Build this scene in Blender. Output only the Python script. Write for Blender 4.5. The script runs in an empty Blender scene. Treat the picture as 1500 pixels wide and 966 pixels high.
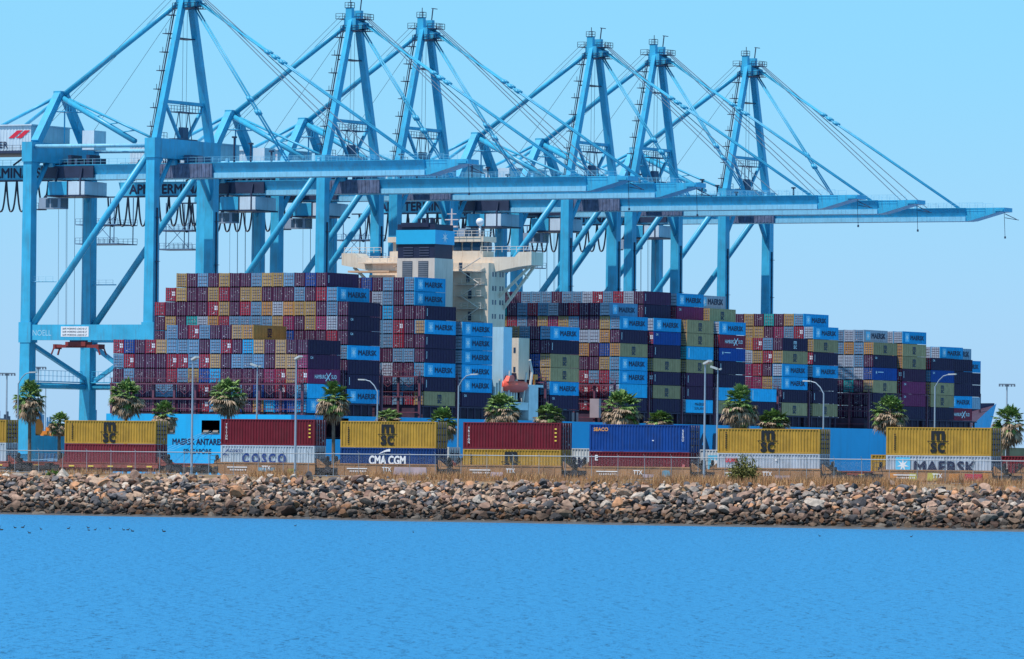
import bpy, math, random
import numpy as np
from mathutils import Vector, Matrix
random.seed(7)
R = math.radians
C = bpy.context.scene.collection
SC = bpy.context.scene

# ------------------------------------------------------------------ survey of the place
F = 9605.0; CAMZ = 5.6                      # focal length in photo pixels, eye height above the water
YH = 686.28; ROLL = 0.0117
TH = 0.52; SN, CS = math.sin(TH), math.cos(TH)
X0, Y0 = -39.67, 1277.08                    # starboard aft corner of the sternmost container stack
XT, YT = -55.68, 742.0                      # origin of the railway
ROT_SHIP = math.atan2(CS, SN)               # local x = forward, local y = to port
ROT_T = -TH                                 # local x = along the rails (image right), local y = away from camera

def ship(a, y, z=0): return Vector((X0 + a*SN - y*CS, Y0 + a*CS + y*SN, z))
def rail(t, n, z=0): return Vector((XT + t*CS + n*SN, YT - t*SN + n*CS, z))
def rail_t(px, n, z=6):                     # distance along the rails seen at a photo column
    k = (px - 750 - ROLL*(YH - 660)) / F
    return (k*(YT + n*CS) - XT - n*SN) / (CS + k*SN)

# ------------------------------------------------------------------ materials
def nt(m):
    m.use_nodes = True
    return m.node_tree.nodes, m.node_tree.links
MATS = {}
def mat(name, col, rough=0.55, var=0.12, obj=0.0, dirt=0.0, scale=0.6, metal=0.0, streak=False, dirtcol=(0.09,0.05,0.035), spec=0.35, bump=0.0):
    """painted / natural surface: base colour broken up by noise, optional vertical streaks and grime"""
    if name in MATS: return MATS[name]
    m = bpy.data.materials.new(name); N, L = nt(m)
    b = N['Principled BSDF']; b.inputs['Roughness'].default_value = rough
    b.inputs['Metallic'].default_value = metal
    b.inputs['Specular IOR Level'].default_value = spec
    tc = N.new('ShaderNodeTexCoord')
    n1 = N.new('ShaderNodeTexNoise'); n1.inputs['Scale'].default_value = scale; n1.inputs['Detail'].default_value = 5
    L.new(tc.outputs['Object'], n1.inputs['Vector'])
    hsv = N.new('ShaderNodeHueSaturation'); hsv.inputs['Color'].default_value = (*col, 1)
    mr = N.new('ShaderNodeMapRange'); mr.inputs[1].default_value = 0.3; mr.inputs[2].default_value = 0.7
    mr.inputs[3].default_value = 1 - var; mr.inputs[4].default_value = 1 + var
    L.new(n1.outputs['Fac'], mr.inputs[0])
    val = mr.outputs[0]
    if obj:
        oi = N.new('ShaderNodeObjectInfo'); m2 = N.new('ShaderNodeMapRange')
        m2.inputs[3].default_value = 1 - obj; m2.inputs[4].default_value = 1 + obj
        L.new(oi.outputs['Random'], m2.inputs[0])
        mm = N.new('ShaderNodeMath'); mm.operation = 'MULTIPLY'
        L.new(val, mm.inputs[0]); L.new(m2.outputs[0], mm.inputs[1]); val = mm.outputs[0]
    L.new(val, hsv.inputs['Value'])
    out = hsv.outputs['Color']
    if dirt:
        n2 = N.new('ShaderNodeTexNoise'); n2.inputs['Scale'].default_value = scale*1.7; n2.inputs['Detail'].default_value = 8
        n2.inputs['Roughness'].default_value = 0.65
        mp = N.new('ShaderNodeMapping')
        if streak: mp.inputs['Scale'].default_value = (3.0, 3.0, 0.25)
        L.new(tc.outputs['Object'], mp.inputs['Vector']); L.new(mp.outputs[0], n2.inputs['Vector'])
        r = N.new('ShaderNodeMapRange'); r.inputs[1].default_value = 0.5; r.inputs[2].default_value = 0.72
        r.inputs[3].default_value = 0; r.inputs[4].default_value = dirt
        L.new(n2.outputs['Fac'], r.inputs[0])
        mx = N.new('ShaderNodeMix'); mx.data_type = 'RGBA'
        L.new(r.outputs[0], mx.inputs[0]); L.new(out, mx.inputs[6]); mx.inputs[7].default_value = (*dirtcol, 1)
        out = mx.outputs[2]
    L.new(out, b.inputs['Base Color'])
    if bump:
        bp = N.new('ShaderNodeBump'); bp.inputs['Strength'].default_value = bump; bp.inputs['Distance'].default_value = 0.2
        L.new(n1.outputs['Fac'], bp.inputs['Height']); L.new(bp.outputs[0], b.inputs['Normal'])
    MATS[name] = m
    return m

# ------------------------------------------------------------------ mesh builder
class MB:
    def __init__(s): s.v = []; s.f = []; s.mi = []; s.m = 0
    def add(s, vs, fs):
        o = len(s.v); s.v += [tuple(p) for p in vs]
        for f in fs: s.f.append(tuple(o + i for i in f)); s.mi.append(s.m)
        return s
    def box(s, x0, x1, y0, y1, z0, z1):
        return s.add([(x0,y0,z0),(x1,y0,z0),(x1,y1,z0),(x0,y1,z0),(x0,y0,z1),(x1,y0,z1),(x1,y1,z1),(x0,y1,z1)],
                     [(0,3,2,1),(4,5,6,7),(0,1,5,4),(1,2,6,5),(2,3,7,6),(3,0,4,7)])
    def beam(s, p, q, w, h=None, w2=None, h2=None, up=(0,0,1)):
        """box beam from p to q, width w (sideways) and height h, tapering to w2 x h2"""
        h = h or w; w2 = w2 or w; h2 = h2 or h
        p = Vector(p); q = Vector(q); d = (q-p).normalized(); u = Vector(up)
        if abs(d.dot(u)) > 0.98: u = Vector((0,1,0))
        sd = d.cross(u).normalized(); u = sd.cross(d).normalized()
        vs = []
        for c, a, b in ((p, w/2, h/2), (q, w2/2, h2/2)):
            vs += [c-sd*a-u*b, c+sd*a-u*b, c+sd*a+u*b, c-sd*a+u*b]
        return s.add(vs, [(0,1,2,3),(7,6,5,4),(0,4,5,1),(1,5,6,2),(2,6,7,3),(3,7,4,0)])
    def tube(s, pts, r, n=6, r2=None):
        pts = [Vector(p) for p in pts]; k = len(pts); r2 = r if r2 is None else r2
        rings = []
        for i, p in enumerate(pts):
            d = (pts[min(i+1,k-1)] - pts[max(i-1,0)]).normalized()
            u = Vector((0,0,1)) if abs(d.z) < 0.95 else Vector((0,1,0))
            sd = d.cross(u).normalized(); u = sd.cross(d)
            rr = r + (r2-r)*i/max(1,k-1)
            rings += [p + (sd*math.cos(2*math.pi*j/n) + u*math.sin(2*math.pi*j/n))*rr for j in range(n)]
        fs = [(i*n+j, i*n+(j+1)%n, (i+1)*n+(j+1)%n, (i+1)*n+j) for i in range(k-1) for j in range(n)]
        fs += [tuple(range(n-1,-1,-1)), tuple((k-1)*n+j for j in range(n))]
        return s.add(rings, fs)
    def prism(s, poly, axis, a, b):
        """extrude a 2-D outline along an axis: axis 'y' takes (x,z), 'x' takes (y,z), 'z' takes (x,y)"""
        def P(p, t): return {'y':(p[0],t,p[1]),'x':(t,p[0],p[1]),'z':(p[0],p[1],t)}[axis]
        n = len(poly)
        return s.add([P(p,a) for p in poly]+[P(p,b) for p in poly],
                     [tuple(range(n)), tuple(range(2*n-1,n-1,-1))] + [(i,i+n,(i+1)%n+n,(i+1)%n) for i in range(n)])
    def lathe(s, prof, cx, cy, n=10):
        k = len(prof)
        vs = [(cx+r*math.cos(2*math.pi*j/n), cy+r*math.sin(2*math.pi*j/n), z) for r, z in prof for j in range(n)]
        fs = [(i*n+j, i*n+(j+1)%n, (i+1)*n+(j+1)%n, (i+1)*n+j) for i in range(k-1) for j in range(n)]
        fs += [tuple(range(n-1,-1,-1)), tuple((k-1)*n+j for j in range(n))]
        return s.add(vs, fs)
    def railing(s, p, q, h=1.1, step=1.6, r=0.05):
        p = Vector(p); q = Vector(q); L = (q-p).length; n = max(1, int(L/step)); up = Vector((0,0,h))
        s.beam(p+up, q+up, r); s.beam(p+up*0.5, q+up*0.5, r*0.8)
        for i in range(n+1):
            a = p.lerp(q, i/n); s.beam(a, a+up, r)
        return s
    def mesh(s, name, mats, smooth=False):
        me = bpy.data.meshes.new(name); me.from_pydata(s.v, [], s.f); me.validate()
        for m in (mats if isinstance(mats, (list,tuple)) else [mats]): me.materials.append(m)
        if len(me.polygons) == len(s.mi): me.polygons.foreach_set('material_index', s.mi)
        if smooth: me.polygons.foreach_set('use_smooth', [True]*len(me.polygons))
        me.update(); return me
def link(name, me, parent=None):
    o = bpy.data.objects.new(name, me); C.objects.link(o)
    if parent is not None: o.parent = parent
    return o
def part(name, mb, mats, parent, smooth=False, label=None):
    o = link(name, mb.mesh(name, mats, smooth), parent)
    if label: o['label'] = label
    return o
def tag(o, label=None, cat=None, group=None, kind=None):
    if label: o['label'] = label
    if cat: o['category'] = cat
    if group: o['group'] = group
    if kind: o['kind'] = kind
    return o
def empty(name, loc, rz=0, label=None, cat=None, group=None):
    o = bpy.data.objects.new(name, None); C.objects.link(o); o.empty_display_size = 1
    o.location = loc; o.rotation_euler = (0,0,rz)
    return tag(o, label, cat, group)
def children(o): return [c for c in C.objects if c.parent == o]
def copy_tree(o, kids, parent=None):
    c = o.copy(); C.objects.link(c)
    if parent is not None: c.parent = parent
    for ch in kids.get(o.name, []): copy_tree(ch, kids, c)
    return c
def kid_table():
    k = {}
    for o in C.objects:
        if o.parent: k.setdefault(o.parent.name, []).append(o)
    return k

# lettering: outline of the built-in font turned into a thin solid standing in the local x-z plane
TXT = {}
def text_geo(st, h, width=None, bold=0.0, ext=0.01, spacing=1.0):
    key = (st, bold, ext, spacing)
    if key not in TXT:
        cu = bpy.data.curves.new('t', 'FONT'); cu.body = st; cu.size = 1; cu.offset = bold; cu.extrude = 0
        cu.space_character = spacing; cu.resolution_u = 3
        o = bpy.data.objects.new('t', cu); C.objects.link(o)
        dg = bpy.context.evaluated_depsgraph_get()
        me = bpy.data.meshes.new_from_object(o.evaluated_get(dg))
        vs = [tuple(v.co) for v in me.vertices]; fs = [tuple(p.vertices) for p in me.polygons]
        bpy.data.objects.remove(o); bpy.data.curves.remove(cu); bpy.data.meshes.remove(me)
        TXT[key] = (vs, fs)
    vs, fs = TXT[key]
    xs = [v[0] for v in vs]; ys = [v[1] for v in vs]
    x0, x1, y0, y1 = min(xs), max(xs), min(ys), max(ys)
    kz = h/(y1-y0); kx = (width/(x1-x0)) if width else kz
    return [((v[0]-x0)*kx, 0, (v[1]-y0)*kz) for v in vs], fs, (x1-x0)*kx
def put_text(mb, st, h, at, xdir=(1,0,0), updir=(0,0,1), width=None, bold=0.0, spacing=1.0, centre=False):
    vs, fs, w = text_geo(st, h, width, 0.0, spacing=spacing)
    a = Vector(at); xd = Vector(xdir).normalized(); ud = Vector(updir).normalized(); nd = xd.cross(ud)
    if centre: a = a - xd*w/2
    d = bold*h*1.1                       # heavy strokes: shifted copies, each 3 mm proud of the last
    for k, (dx, dz) in enumerate(((0,0),(-d,0),(d,0),(0,d),(0,-d)) if bold else ((0,0),)):
        mb.add([a + xd*(v[0]+dx) + ud*(v[2]+dz) + nd*0.003*k for v in vs], fs)
    return w

# ------------------------------------------------------------------ colours
def hx(r,g,b): return (r,g,b)
COL = dict(M=(0.066,0.016,0.052), R=(0.27,0.020,0.045), Y=(0.36,0.235,0.095), L=(0.112,0.240,0.385), W=(0.33,0.385,0.48),
           B=(0.014,0.31,0.60), D=(0.034,0.015,0.046), N=(0.008,0.055,0.25), G=(0.40,0.25,0.125), P=(0.22,0.022,0.085),  # D: maroon with the shade of the starboard sides put into the colour
           T=(0.01,0.30,0.32), O=(0.42,0.21,0.07), C=(0.030,0.42,0.70))
CNAME = dict(M='maroon', R='red', Y='mustard yellow', L='light blue', W='pale grey', B='bright blue', D='shaded maroon', N='royal blue',
             G='olive', P='pinkish red', T='teal', O='orange tan', C='sky blue')
def cmat(k): return mat('container_paint_'+CNAME[k].replace(' ','_'), COL[k], 0.6, 0.10, 0.13, 0.30, 0.8, streak=True, spec=0.12)
galv = mat('galvanised_rod', (0.26,0.22,0.28), 0.45, 0.1)
gasket = mat('rubber_gasket', (0.02,0.015,0.03), 0.8)
white_mark = mat('white_vinyl', (0.72,0.72,0.76), 0.5, 0.05)
placard = mat('placard_pale', (0.36,0.32,0.37), 0.5, 0.2)
navy_mark = mat('navy_vinyl', (0.008,0.012,0.05), 0.5, 0.05)
black_mark = mat('black_vinyl', (0.012,0.012,0.016), 0.5, 0.05)
star_blue = mat('emblem_blue', (0.10,0.46,0.72), 0.5, 0.05)
orange_mark = mat('orange_vinyl', (0.75,0.33,0.05), 0.5, 0.05)
red_mark = mat('red_vinyl', (0.60,0.02,0.05), 0.5, 0.05)
yellow_mark = mat('yellow_vinyl', (0.75,0.55,0.08), 0.5, 0.05)
crane_blue = mat('crane_paint', (0.040,0.350,0.57), 0.38, 0.14, 0.04, 0.55, 0.35, streak=True, dirtcol=(0.09,0.15,0.21))
crane_pale = mat('crane_flange_pale', (0.20,0.48,0.66), 0.5, 0.12, 0, 0.5, 0.4, streak=True, dirtcol=(0.10,0.13,0.2))
crane_grime = mat('crane_hinge_grime', (0.10,0.13,0.22), 0.6, 0.3, 0, 0.8, 0.9, streak=True, dirtcol=(0.03,0.025,0.04))
dark_steel = mat('dark_steel', (0.025,0.035,0.075), 0.5, 0.2)
crane_white = mat('crane_house_white', (0.50,0.60,0.70), 0.5, 0.06, 0, 0.2, 0.4, streak=True)
cable_mat = mat('black_cable', (0.012,0.018,0.04), 0.5)
rope_mat = mat('steel_rope', (0.10,0.15,0.22), 0.5)
glass = mat('dark_window_glass', (0.02,0.05,0.10), 0.12, 0.05, spec=0.6)
hull_blue = mat('hull_blue', (0.010,0.335,0.60), 0.5, 0.07, 0, 0.40, 0.12, streak=True, dirtcol=(0.03,0.16,0.30))
deck_dark = mat('deck_red_oxide', (0.055,0.028,0.055), 0.7, 0.25)
lash_mat = mat('lashing_steel_maroon', (0.14,0.045,0.075), 0.6, 0.2, 0, 0.4, 0.8)
beige = mat('superstructure_beige', (0.66,0.55,0.45), 0.5, 0.06, 0, 0.40, 0.35, streak=True, dirtcol=(0.36,0.20,0.10))
pale_blue_paint = mat('pale_blue_paint', (0.36,0.55,0.66), 0.5, 0.05, 0, 0.15, 0.3, streak=True)
cream_rail = mat('cream_rail', (0.62,0.55,0.50), 0.5)
funnel_black = mat('funnel_black', (0.014,0.020,0.055), 0.5)
funnel_blue = mat('funnel_blue', (0.02,0.38,0.66), 0.4, 0.04)
lifeboat_red = mat('lifeboat_orange', (0.85,0.10,0.06), 0.4, 0.05)
orange_paint = mat('orange_paint', (0.70,0.22,0.03), 0.5, 0.1)
spreader_red = mat('spreader_red', (0.22,0.035,0.035), 0.55, 0.2)

# ------------------------------------------------------------------ container geometry
CL, CW = 12.19, 2.44
def body_mesh(name, H, m):
    """steel box with recessed side panels, corner posts, rails and corner castings (ship cargo; seen from 1.3 km)"""
    b = MB(); g = 0.05
    b.box(0.06, CL, g, CW-g, 0.12, H-0.05)
    for y0, y1 in ((0,0.14),(CW-0.14,CW)):
        for x0, x1 in ((0,0.16),(CL-0.16,CL+0.004)): b.box(x0,x1,y0,y1,0,H)
        b.box(0.16,CL-0.16,y0+0.003,y1-0.003,0.003,0.17); b.box(0.16,CL-0.16,y0+0.003,y1-0.003,H-0.11,H-0.003)
    for x in np.arange(0.9, CL-0.5, 1.1): b.box(x, x+0.55, 0.015, g+0.02, 0.17, H-0.11)
    return b.mesh(name, m)
def door_mesh(name, H, m, variant, flip=0):
    """two door leaves with four locking bars, hinges, gaskets and small placards, on the x=0 end (or x=CL when flip)"""
    rd = random.Random(variant); b = MB()
    X = (lambda d: -d) if not flip else (lambda d: CL + d)
    def bx(d0, d1, y0, y1, z0, z1):
        a, c = sorted((X(d0), X(d1))); b.box(a, c, y0, y1, z0, z1)
    b.m = 0
    for y0 in (0.15, 1.235): bx(-0.055, 0.02, y0, y0+1.055, 0.14, H-0.12)
    b.m = 1
    bx(0.0, 0.024, 1.205, 1.235, 0.14, H-0.12)
    nb = 4 if variant % 2 else 3
    for k in range(nb):
        z = 0.35 + (H-0.7)*(k+0.5)/nb
        for y0 in (0.22, 1.30): bx(0.0, 0.023, y0, y0+0.93, z-0.07, z+0.07)
    b.m = 2
    for y in (0.42, 0.92, 1.52, 2.02): bx(0.03, 0.09, y-0.032, y+0.032, 0.05, H-0.05)
    b.m = 3
    for k in range(7):
        y = rd.uniform(0.2, 2.1); z = rd.uniform(0.3, H-0.4); w = rd.choice((0.10,0.14,0.26)); h = rd.choice((0.08,0.12,0.18))
        bx(0.022, 0.028, y, y+w, z, z+h)
    if variant == 7:          # the four white placards of one line's red doors
        for yy in (0.22, 0.62):
            for zz in (1.15, 1.62): bx(0.022, 0.029, yy, yy+0.34, zz, zz+0.36)
    return b.mesh(name, [m, gasket, galv, placard if variant != 7 else white_mark])
BODY = {}; DOOR = {}; LOGO = {}
def get_body(c, H):
    k = (c, H)
    if k not in BODY: BODY[k] = body_mesh('container_body', H, cmat(c))
    return BODY[k]
def get_door(c, H, v):
    k = (c, H, v)
    if k not in DOOR: DOOR[k] = door_mesh('container_door', H, cmat(c), v)
    return DOOR[k]
def star(mb, cx, cz, r, y, n=7):
    pts = []
    for i in range(2*n):
        rr = r if i % 2 == 0 else r*0.32
        a = math.pi/2 + math.pi*i/n; pts.append((cx+rr*math.cos(a), cz+rr*math.sin(a)))
    mb.add([(cx, y, cz)] + [(p[0], y, p[1]) for p in pts], [(0, i+1, (i+1) % (2*n)+1) for i in range(2*n)])
def block_m(b, x, y, z, w, h):
    """heavy square-shouldered letter m"""
    lw = w*0.235
    for k in range(3): b.box(x+k*(w-lw)/2, x+k*(w-lw)/2+lw, y, y+0.012, z, z+h*0.72)
    b.prism([(x,z+h*0.72),(x+w,z+h*0.72),(x+w,z+h*0.86),(x+w-h*0.14,z+h),(x,z+h)],'y',y,y+0.012)
def logo_mesh(k, H):
    """lettering on the long side y = 0 (faces -y)"""
    if (k, H) in LOGO: return LOGO[(k, H)]
    b = MB(); y = -0.02; mats = [navy_mark]
    if k in 'Kk':
        mats = [navy_mark, star_blue, white_mark]
        put_text(b, 'MAERSK', 1.0 if k == 'K' else 1.2, (4.1, y, H*0.5-0.5), width=6.9, bold=0.05)
        b.m = 1; b.box(1.2, 3.2, y+0.002, y+0.012, H*0.5-1.0, H*0.5+1.0)
        b.m = 2; star(b, 2.2, H*0.5, 0.95, y-0.012)
    elif k == 'C':
        block_m(b, 5.25, y, H*0.5+0.06, 1.5, 0.72); put_text(b, 'sc', 0.72, (5.25, y, H*0.5-0.92), width=1.5, bold=0.06)
        b.box(4.95, 7.05, y, y+0.01, H*0.5-0.06, H*0.5+0.01)
    elif k == 'c':
        mats = [mat('grey_vinyl', (0.45,0.45,0.5), 0.5)]
        block_m(b, 5.25, y, H*0.5+0.06, 1.5, 0.72); put_text(b, 'sc', 0.72, (5.25, y, H*0.5-0.92), width=1.5, bold=0.06)
    elif k == 'H':
        mats = [white_mark]
        put_text(b, 'HAMBURG', 0.75, (2.6, y, H*0.5-0.4), width=4.2, bold=0.02); put_text(b, 'SUD', 0.75, (8.8, y, H*0.5-0.4), width=2.0, bold=0.02)
        b.beam((6.7,y,H*0.5-0.85),(8.6,y,H*0.5+0.75),0.01,0.28); b.beam((6.9,y-0.004,H*0.5+0.7),(8.3,y-0.004,H*0.5-0.8),0.01,0.2)
    elif k == 'S':
        mats = [white_mark]; put_text(b, 'CAI', 0.45, (0.9, y, H-0.85), bold=0.03)
    elif k == 'V':
        mats = [white_mark]
        for i in range(7): b.box(0.62, 0.85, y, y+0.01, 0.75+i*0.22, 0.9+i*0.22)
    elif k == 'A':
        mats = [white_mark]; star(b, 1.6, H*0.62, 0.5, y, 5); b.box(2.4, 5.2, y, y+0.01, H*0.62, H*0.62+0.16)
    elif k == 'Q':
        put_text(b, 'MAERSK', 0.62, (4.0, y, H*0.5+0.15), width=4.6, bold=0.02); put_text(b, 'SEALAND', 0.62, (3.8, y, H*0.5-0.75), width=5.0, bold=0.0)
    elif k == 'v':
        mats = [white_mark]; b.box(0.8, 1.15, y, y+0.01, 0.4, H-0.35)
    LOGO[(k, H)] = b.mesh('container_lettering', mats)
    return LOGO[(k, H)]

# ------------------------------------------------------------------ stowage plan of the ship
PITCH = 14.92; AF = 96.05; TP = 2.87; HC = 2.785; COLP = 2.52; Z0 = 18.05
BAYS = [
 # key, a of aft face, bottom z, name, rows: (tier, first column, doors, side colour, side lettering)
 (0.0, 15.95, 'sternmost stack', [
   (6,5,'LMRLMMGO','O','C'),
   (5,0,'RNMRGLLLMLRMBGMGMM','D',''), (4,0,'LRMMMRRLRGMLLLMGGP','M','S'),
   (3,0,'MLMMMRLYNBMMMMPRGR','P','H'), (2,0,'MMMMLLMMRMMLMNMRML','C',''), (1,0,'MMMMMMMMRBMNMOBNNB','B','K')]),
 (PITCH, Z0, 'second stack from the stern', [
   (9,2,'YMLMYMMLYYLMNM','M','V'), (8,1,'RYMMYRMYYMMMLMRL','B','K'), (7,0,'RMMMMRYMRLOWOYYMLM','D',''),
   (6,0,'MYMTWORLLLLYPMYPWM','D','S'), (5,0,'MLMMMMMMMMMMNMMMRM','D','S'), (4,12,'MMMMML','B','K'), (3,14,'MMMM','D',''), (2,14,'MMMM','D','V'), (1,14,'MMMM','B','K')]),
 (3*PITCH, Z0, 'third stack from the stern', [
   (9,11,'MNMLML','B','K'), (8,11,'MMWLML','B','K'), (7,11,'MMMBMMM','D','V'), (6,11,'MMLLRMG','B','K'), (5,12,'MLLRMM','D','V'),
   (4,12,'MMMLLM','D','V'), (3,12,'MLWMML','B','K'), (2,13,'MMLLM','D','V'), (1,13,'MMLRY','G','C')]),
 (4*PITCH, Z0, 'stack just before beige tower', [
   (6,15,'LLW','B','K'), (5,15,'LLW','B','K'), (4,15,'LLW','B','K'), (3,15,'LLW','B','K'), (2,15,'LLW','B','K'), (1,15,'MMM','D','S')]),
 (AF, Z0, 'first stack past beige tower', [
   (6,13,'PGLML','B','K'), (5,14,'MYMM','D','V'), (4,14,'MMNY','G','C'), (3,14,'MMNY','G','C'), (2,15,'MML','B','K'), (1,15,'MMM','D','S')]),
 (AF+2*PITCH, Z0, 'second stack past beige tower', [
   (8,6,'TMLRLWMRMMW','L','K'), (7,6,'YRLMYPYLMMYL','B','K'), (6,13,'MWWOM','D','V'), (5,13,'MOMNO','G','C'), (4,13,'MMMYL','B','K'),
   (3,13,'MRLRL','B','K'), (2,13,'MRRRW','C',''), (1,13,'MRRMM','D','')]),
 (AF+3*PITCH, Z0, 'third stack past beige tower', [
   (9,3,'MMLLLMLLWRLRWM','M','V'), (8,14,'MMM','D','V'), (7,15,'MMW','B','K'), (6,15,'MMR','N','S'), (5,15,'MMP','D','V'), (4,15,'MMY','G','C'),
   (3,15,'MMR','D','V'), (2,15,'MMM','G','C'), (1,15,'MMM','D','')]),
 (AF+4*PITCH, Z0, 'fourth stack past beige tower', [
   (9,14,'MLW','B','K'), (8,14,'MMR','P','S'), (7,15,'MMY','G','C'), (6,15,'MMY','G','C'), (5,15,'MMT','C','v'), (4,15,'MMY','G','C'),
   (3,15,'MMM','M','V'), (2,15,'MMM','M','V'), (1,15,'MMW','C','Q')]),
 (AF+5*PITCH, Z0, 'fifth stack past beige tower', [
   (9,13,'MMW','W','k'), (8,14,'MMY','G','C'), (7,15,'MMW','B','K'), (6,15,'MMR','R','H'), (5,15,'MMM','N','A'), (4,15,'MMM','D','V'),
   (3,15,'MMM','D',''), (2,15,'MML','C',''), (1,15,'MMG','G','')]),
 (AF+6*PITCH, Z0, 'low stack past beige tower', [(2,15,'MML','C','v'), (1,15,'MMM','D','')]),
 (AF+7*PITCH, Z0, 'seventh stack past beige tower', [
   (6,14,'ORLM','D','c'), (5,14,'WYRY','G','C'), (4,14,'PRMW','B','K'), (3,14,'PPYL','B','K'), (2,15,'MMM','D','V'), (1,15,'MMM','G','C')]),
 (AF+8*PITCH, Z0, 'eighth stack past beige tower', [
   (8,10,'MYMTMYL','B','K'), (7,11,'YYMPLRW','B','K'), (6,15,'MMY','G','C'), (5,15,'MMR','D','V'), (4,15,'MMW','B','K'), (3,15,'MMM','D',''),
   (2,15,'MMM','D','V'), (1,15,'MMY','G','C')]),
 (AF+10*PITCH, Z0, 'tenth stack past beige tower', [
   (7,13,'LLWL','W','k'), (6,13,'MLOLO','G','C'), (5,13,'MWWLM','D','S'), (4,13,'MLLWN','N','A'), (3,14,'MTMG','G','C'), (2,14,'MMMM','D',''), (1,14,'MMMM','D','')]),
 (AF+11*PITCH, Z0, 'eleventh stack past beige tower', [
   (7,15,'MWW','B','K'), (6,16,'YO','G','C'), (5,16,'YO','G','C'), (4,16,'RR','M','V'), (3,16,'RR','P','S'), (2,16,'RR','P','S'), (1,16,'MM','D','')]),
 (AF+12*PITCH, Z0, 'twelfth stack past beige tower', [
   (5,16,'WR','D','S'), (4,16,'ML','N','S'), (3,16,'MO','G','C'), (2,16,'MO','G','C'), (1,16,'MM','D','')]),
 (AF+13*PITCH, Z0, 'second last stack before bow', [
   (6,13,'LWW','B','K'), (5,15,'MM','D',''), (4,15,'MM','D',''), (3,15,'MM','D','V'), (2,15,'ML','B','K'), (1,15,'MR','R','H')]),
 (AF+14*PITCH, Z0, 'last stack before bow', [
   (6,13,'L','W','k'), (5,13,'ML','B','K'), (4,13,'MM','D',''), (3,13,'MM','D','V'), (2,13,'MM','W','')]),
]
boxes = []
for bi, (a, z0, nm, rows) in enumerate(BAYS):
    top = max(r[0] for r in rows); lo = min(r[1] for r in rows)
    for tier, c0, doors, side, logo in rows:
        n = len(doors); last = c0 + n - 1
        for i, d in enumerate(doors):
            c = c0 + i; sidey = (i == n-1)
            boxes.append(dict(a=a, y=(17-c)*COLP, z=z0+(tier-1)*TP, bay=bi, tier=tier, col=c, door=d, body=side if sidey else d,
                              logo=logo if sidey else '', side=sidey, fromtop=top-tier+1, fromleft=i+1, fromright=n-i, ntiers=top))
def topx(v):
    x = F*v[0]/v[1]; y = -F*(v[2]-CAMZ)/v[1]
    k = 1024/1500.0
    return ((750 + x)*k, (YH + y)*k)
# visible area of each container in the picture (painter's order), to decide which ones are built one by one
def visible_area(bxs):
    W, Hh = 1100, 620; buf = np.full((Hh, W), -1, int)
    order = sorted(range(len(bxs)), key=lambda i: -(bxs[i]['a']*CS + bxs[i]['y']*SN))
    def fill(poly, idx):
        xs = [p[0] for p in poly]; ys = [p[1] for p in poly]
        x0, x1 = max(0,int(min(xs))), min(W-1,int(max(xs))+1); y0, y1 = max(0,int(min(ys))), min(Hh-1,int(max(ys))+1)
        if x1 <= x0 or y1 <= y0: return
        gx, gy = np.meshgrid(np.arange(x0,x1)+.5, np.arange(y0,y1)+.5); m = np.ones(gx.shape, bool); sgn = None
        for i in range(len(poly)):
            ax, ay = poly[i]; bx_, by = poly[(i+1) % len(poly)]
            cr = (bx_-ax)*(gy-ay)-(by-ay)*(gx-ax)
            m &= cr >= 0
        buf[y0:y1, x0:x1][m] = idx
    for i in order:
        b = bxs[i]; a, y, z = b['a'], b['y'], b['z']
        def q(ps):
            p2 = [topx(ship(*p)) for p in ps]
            ar = sum(p2[k][0]*p2[(k+1) % 4][1]-p2[(k+1) % 4][0]*p2[k][1] for k in range(4))
            return p2 if ar > 0 else p2[::-1]
        fill(q([(a,y,z),(a,y+CW,z),(a,y+CW,z+HC),(a,y,z+HC)]), i)
        fill(q([(a,y,z),(a+CL,y,z),(a+CL,y,z+HC),(a,y,z+HC)]), i)
    # the train hides whatever lies low
    cnt = np.bincount(buf[:int(614*1024/1500)].ravel()+1, minlength=len(bxs)+1)[1:]
    return cnt
area = visible_area(boxes)
N_TRAIN_BOX = 21
rank = sorted(range(len(boxes)), key=lambda i: -area[i])
chosen = set(i for i in rank[:300-N_TRAIN_BOX] if area[i] > 0)
ORD = ['','first','second','third','fourth','fifth','sixth','seventh','eighth','ninth','tenth','eleventh','twelfth','thirteenth','fourteenth','fifteenth','sixteenth','seventeenth','eighteenth']
GRP = 'containers stacked on the ship'
rest = MB(); rest_mats = []
def rest_slot(m):
    if m not in rest_mats: rest_mats.append(m)
    return rest_mats.index(m)
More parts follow.
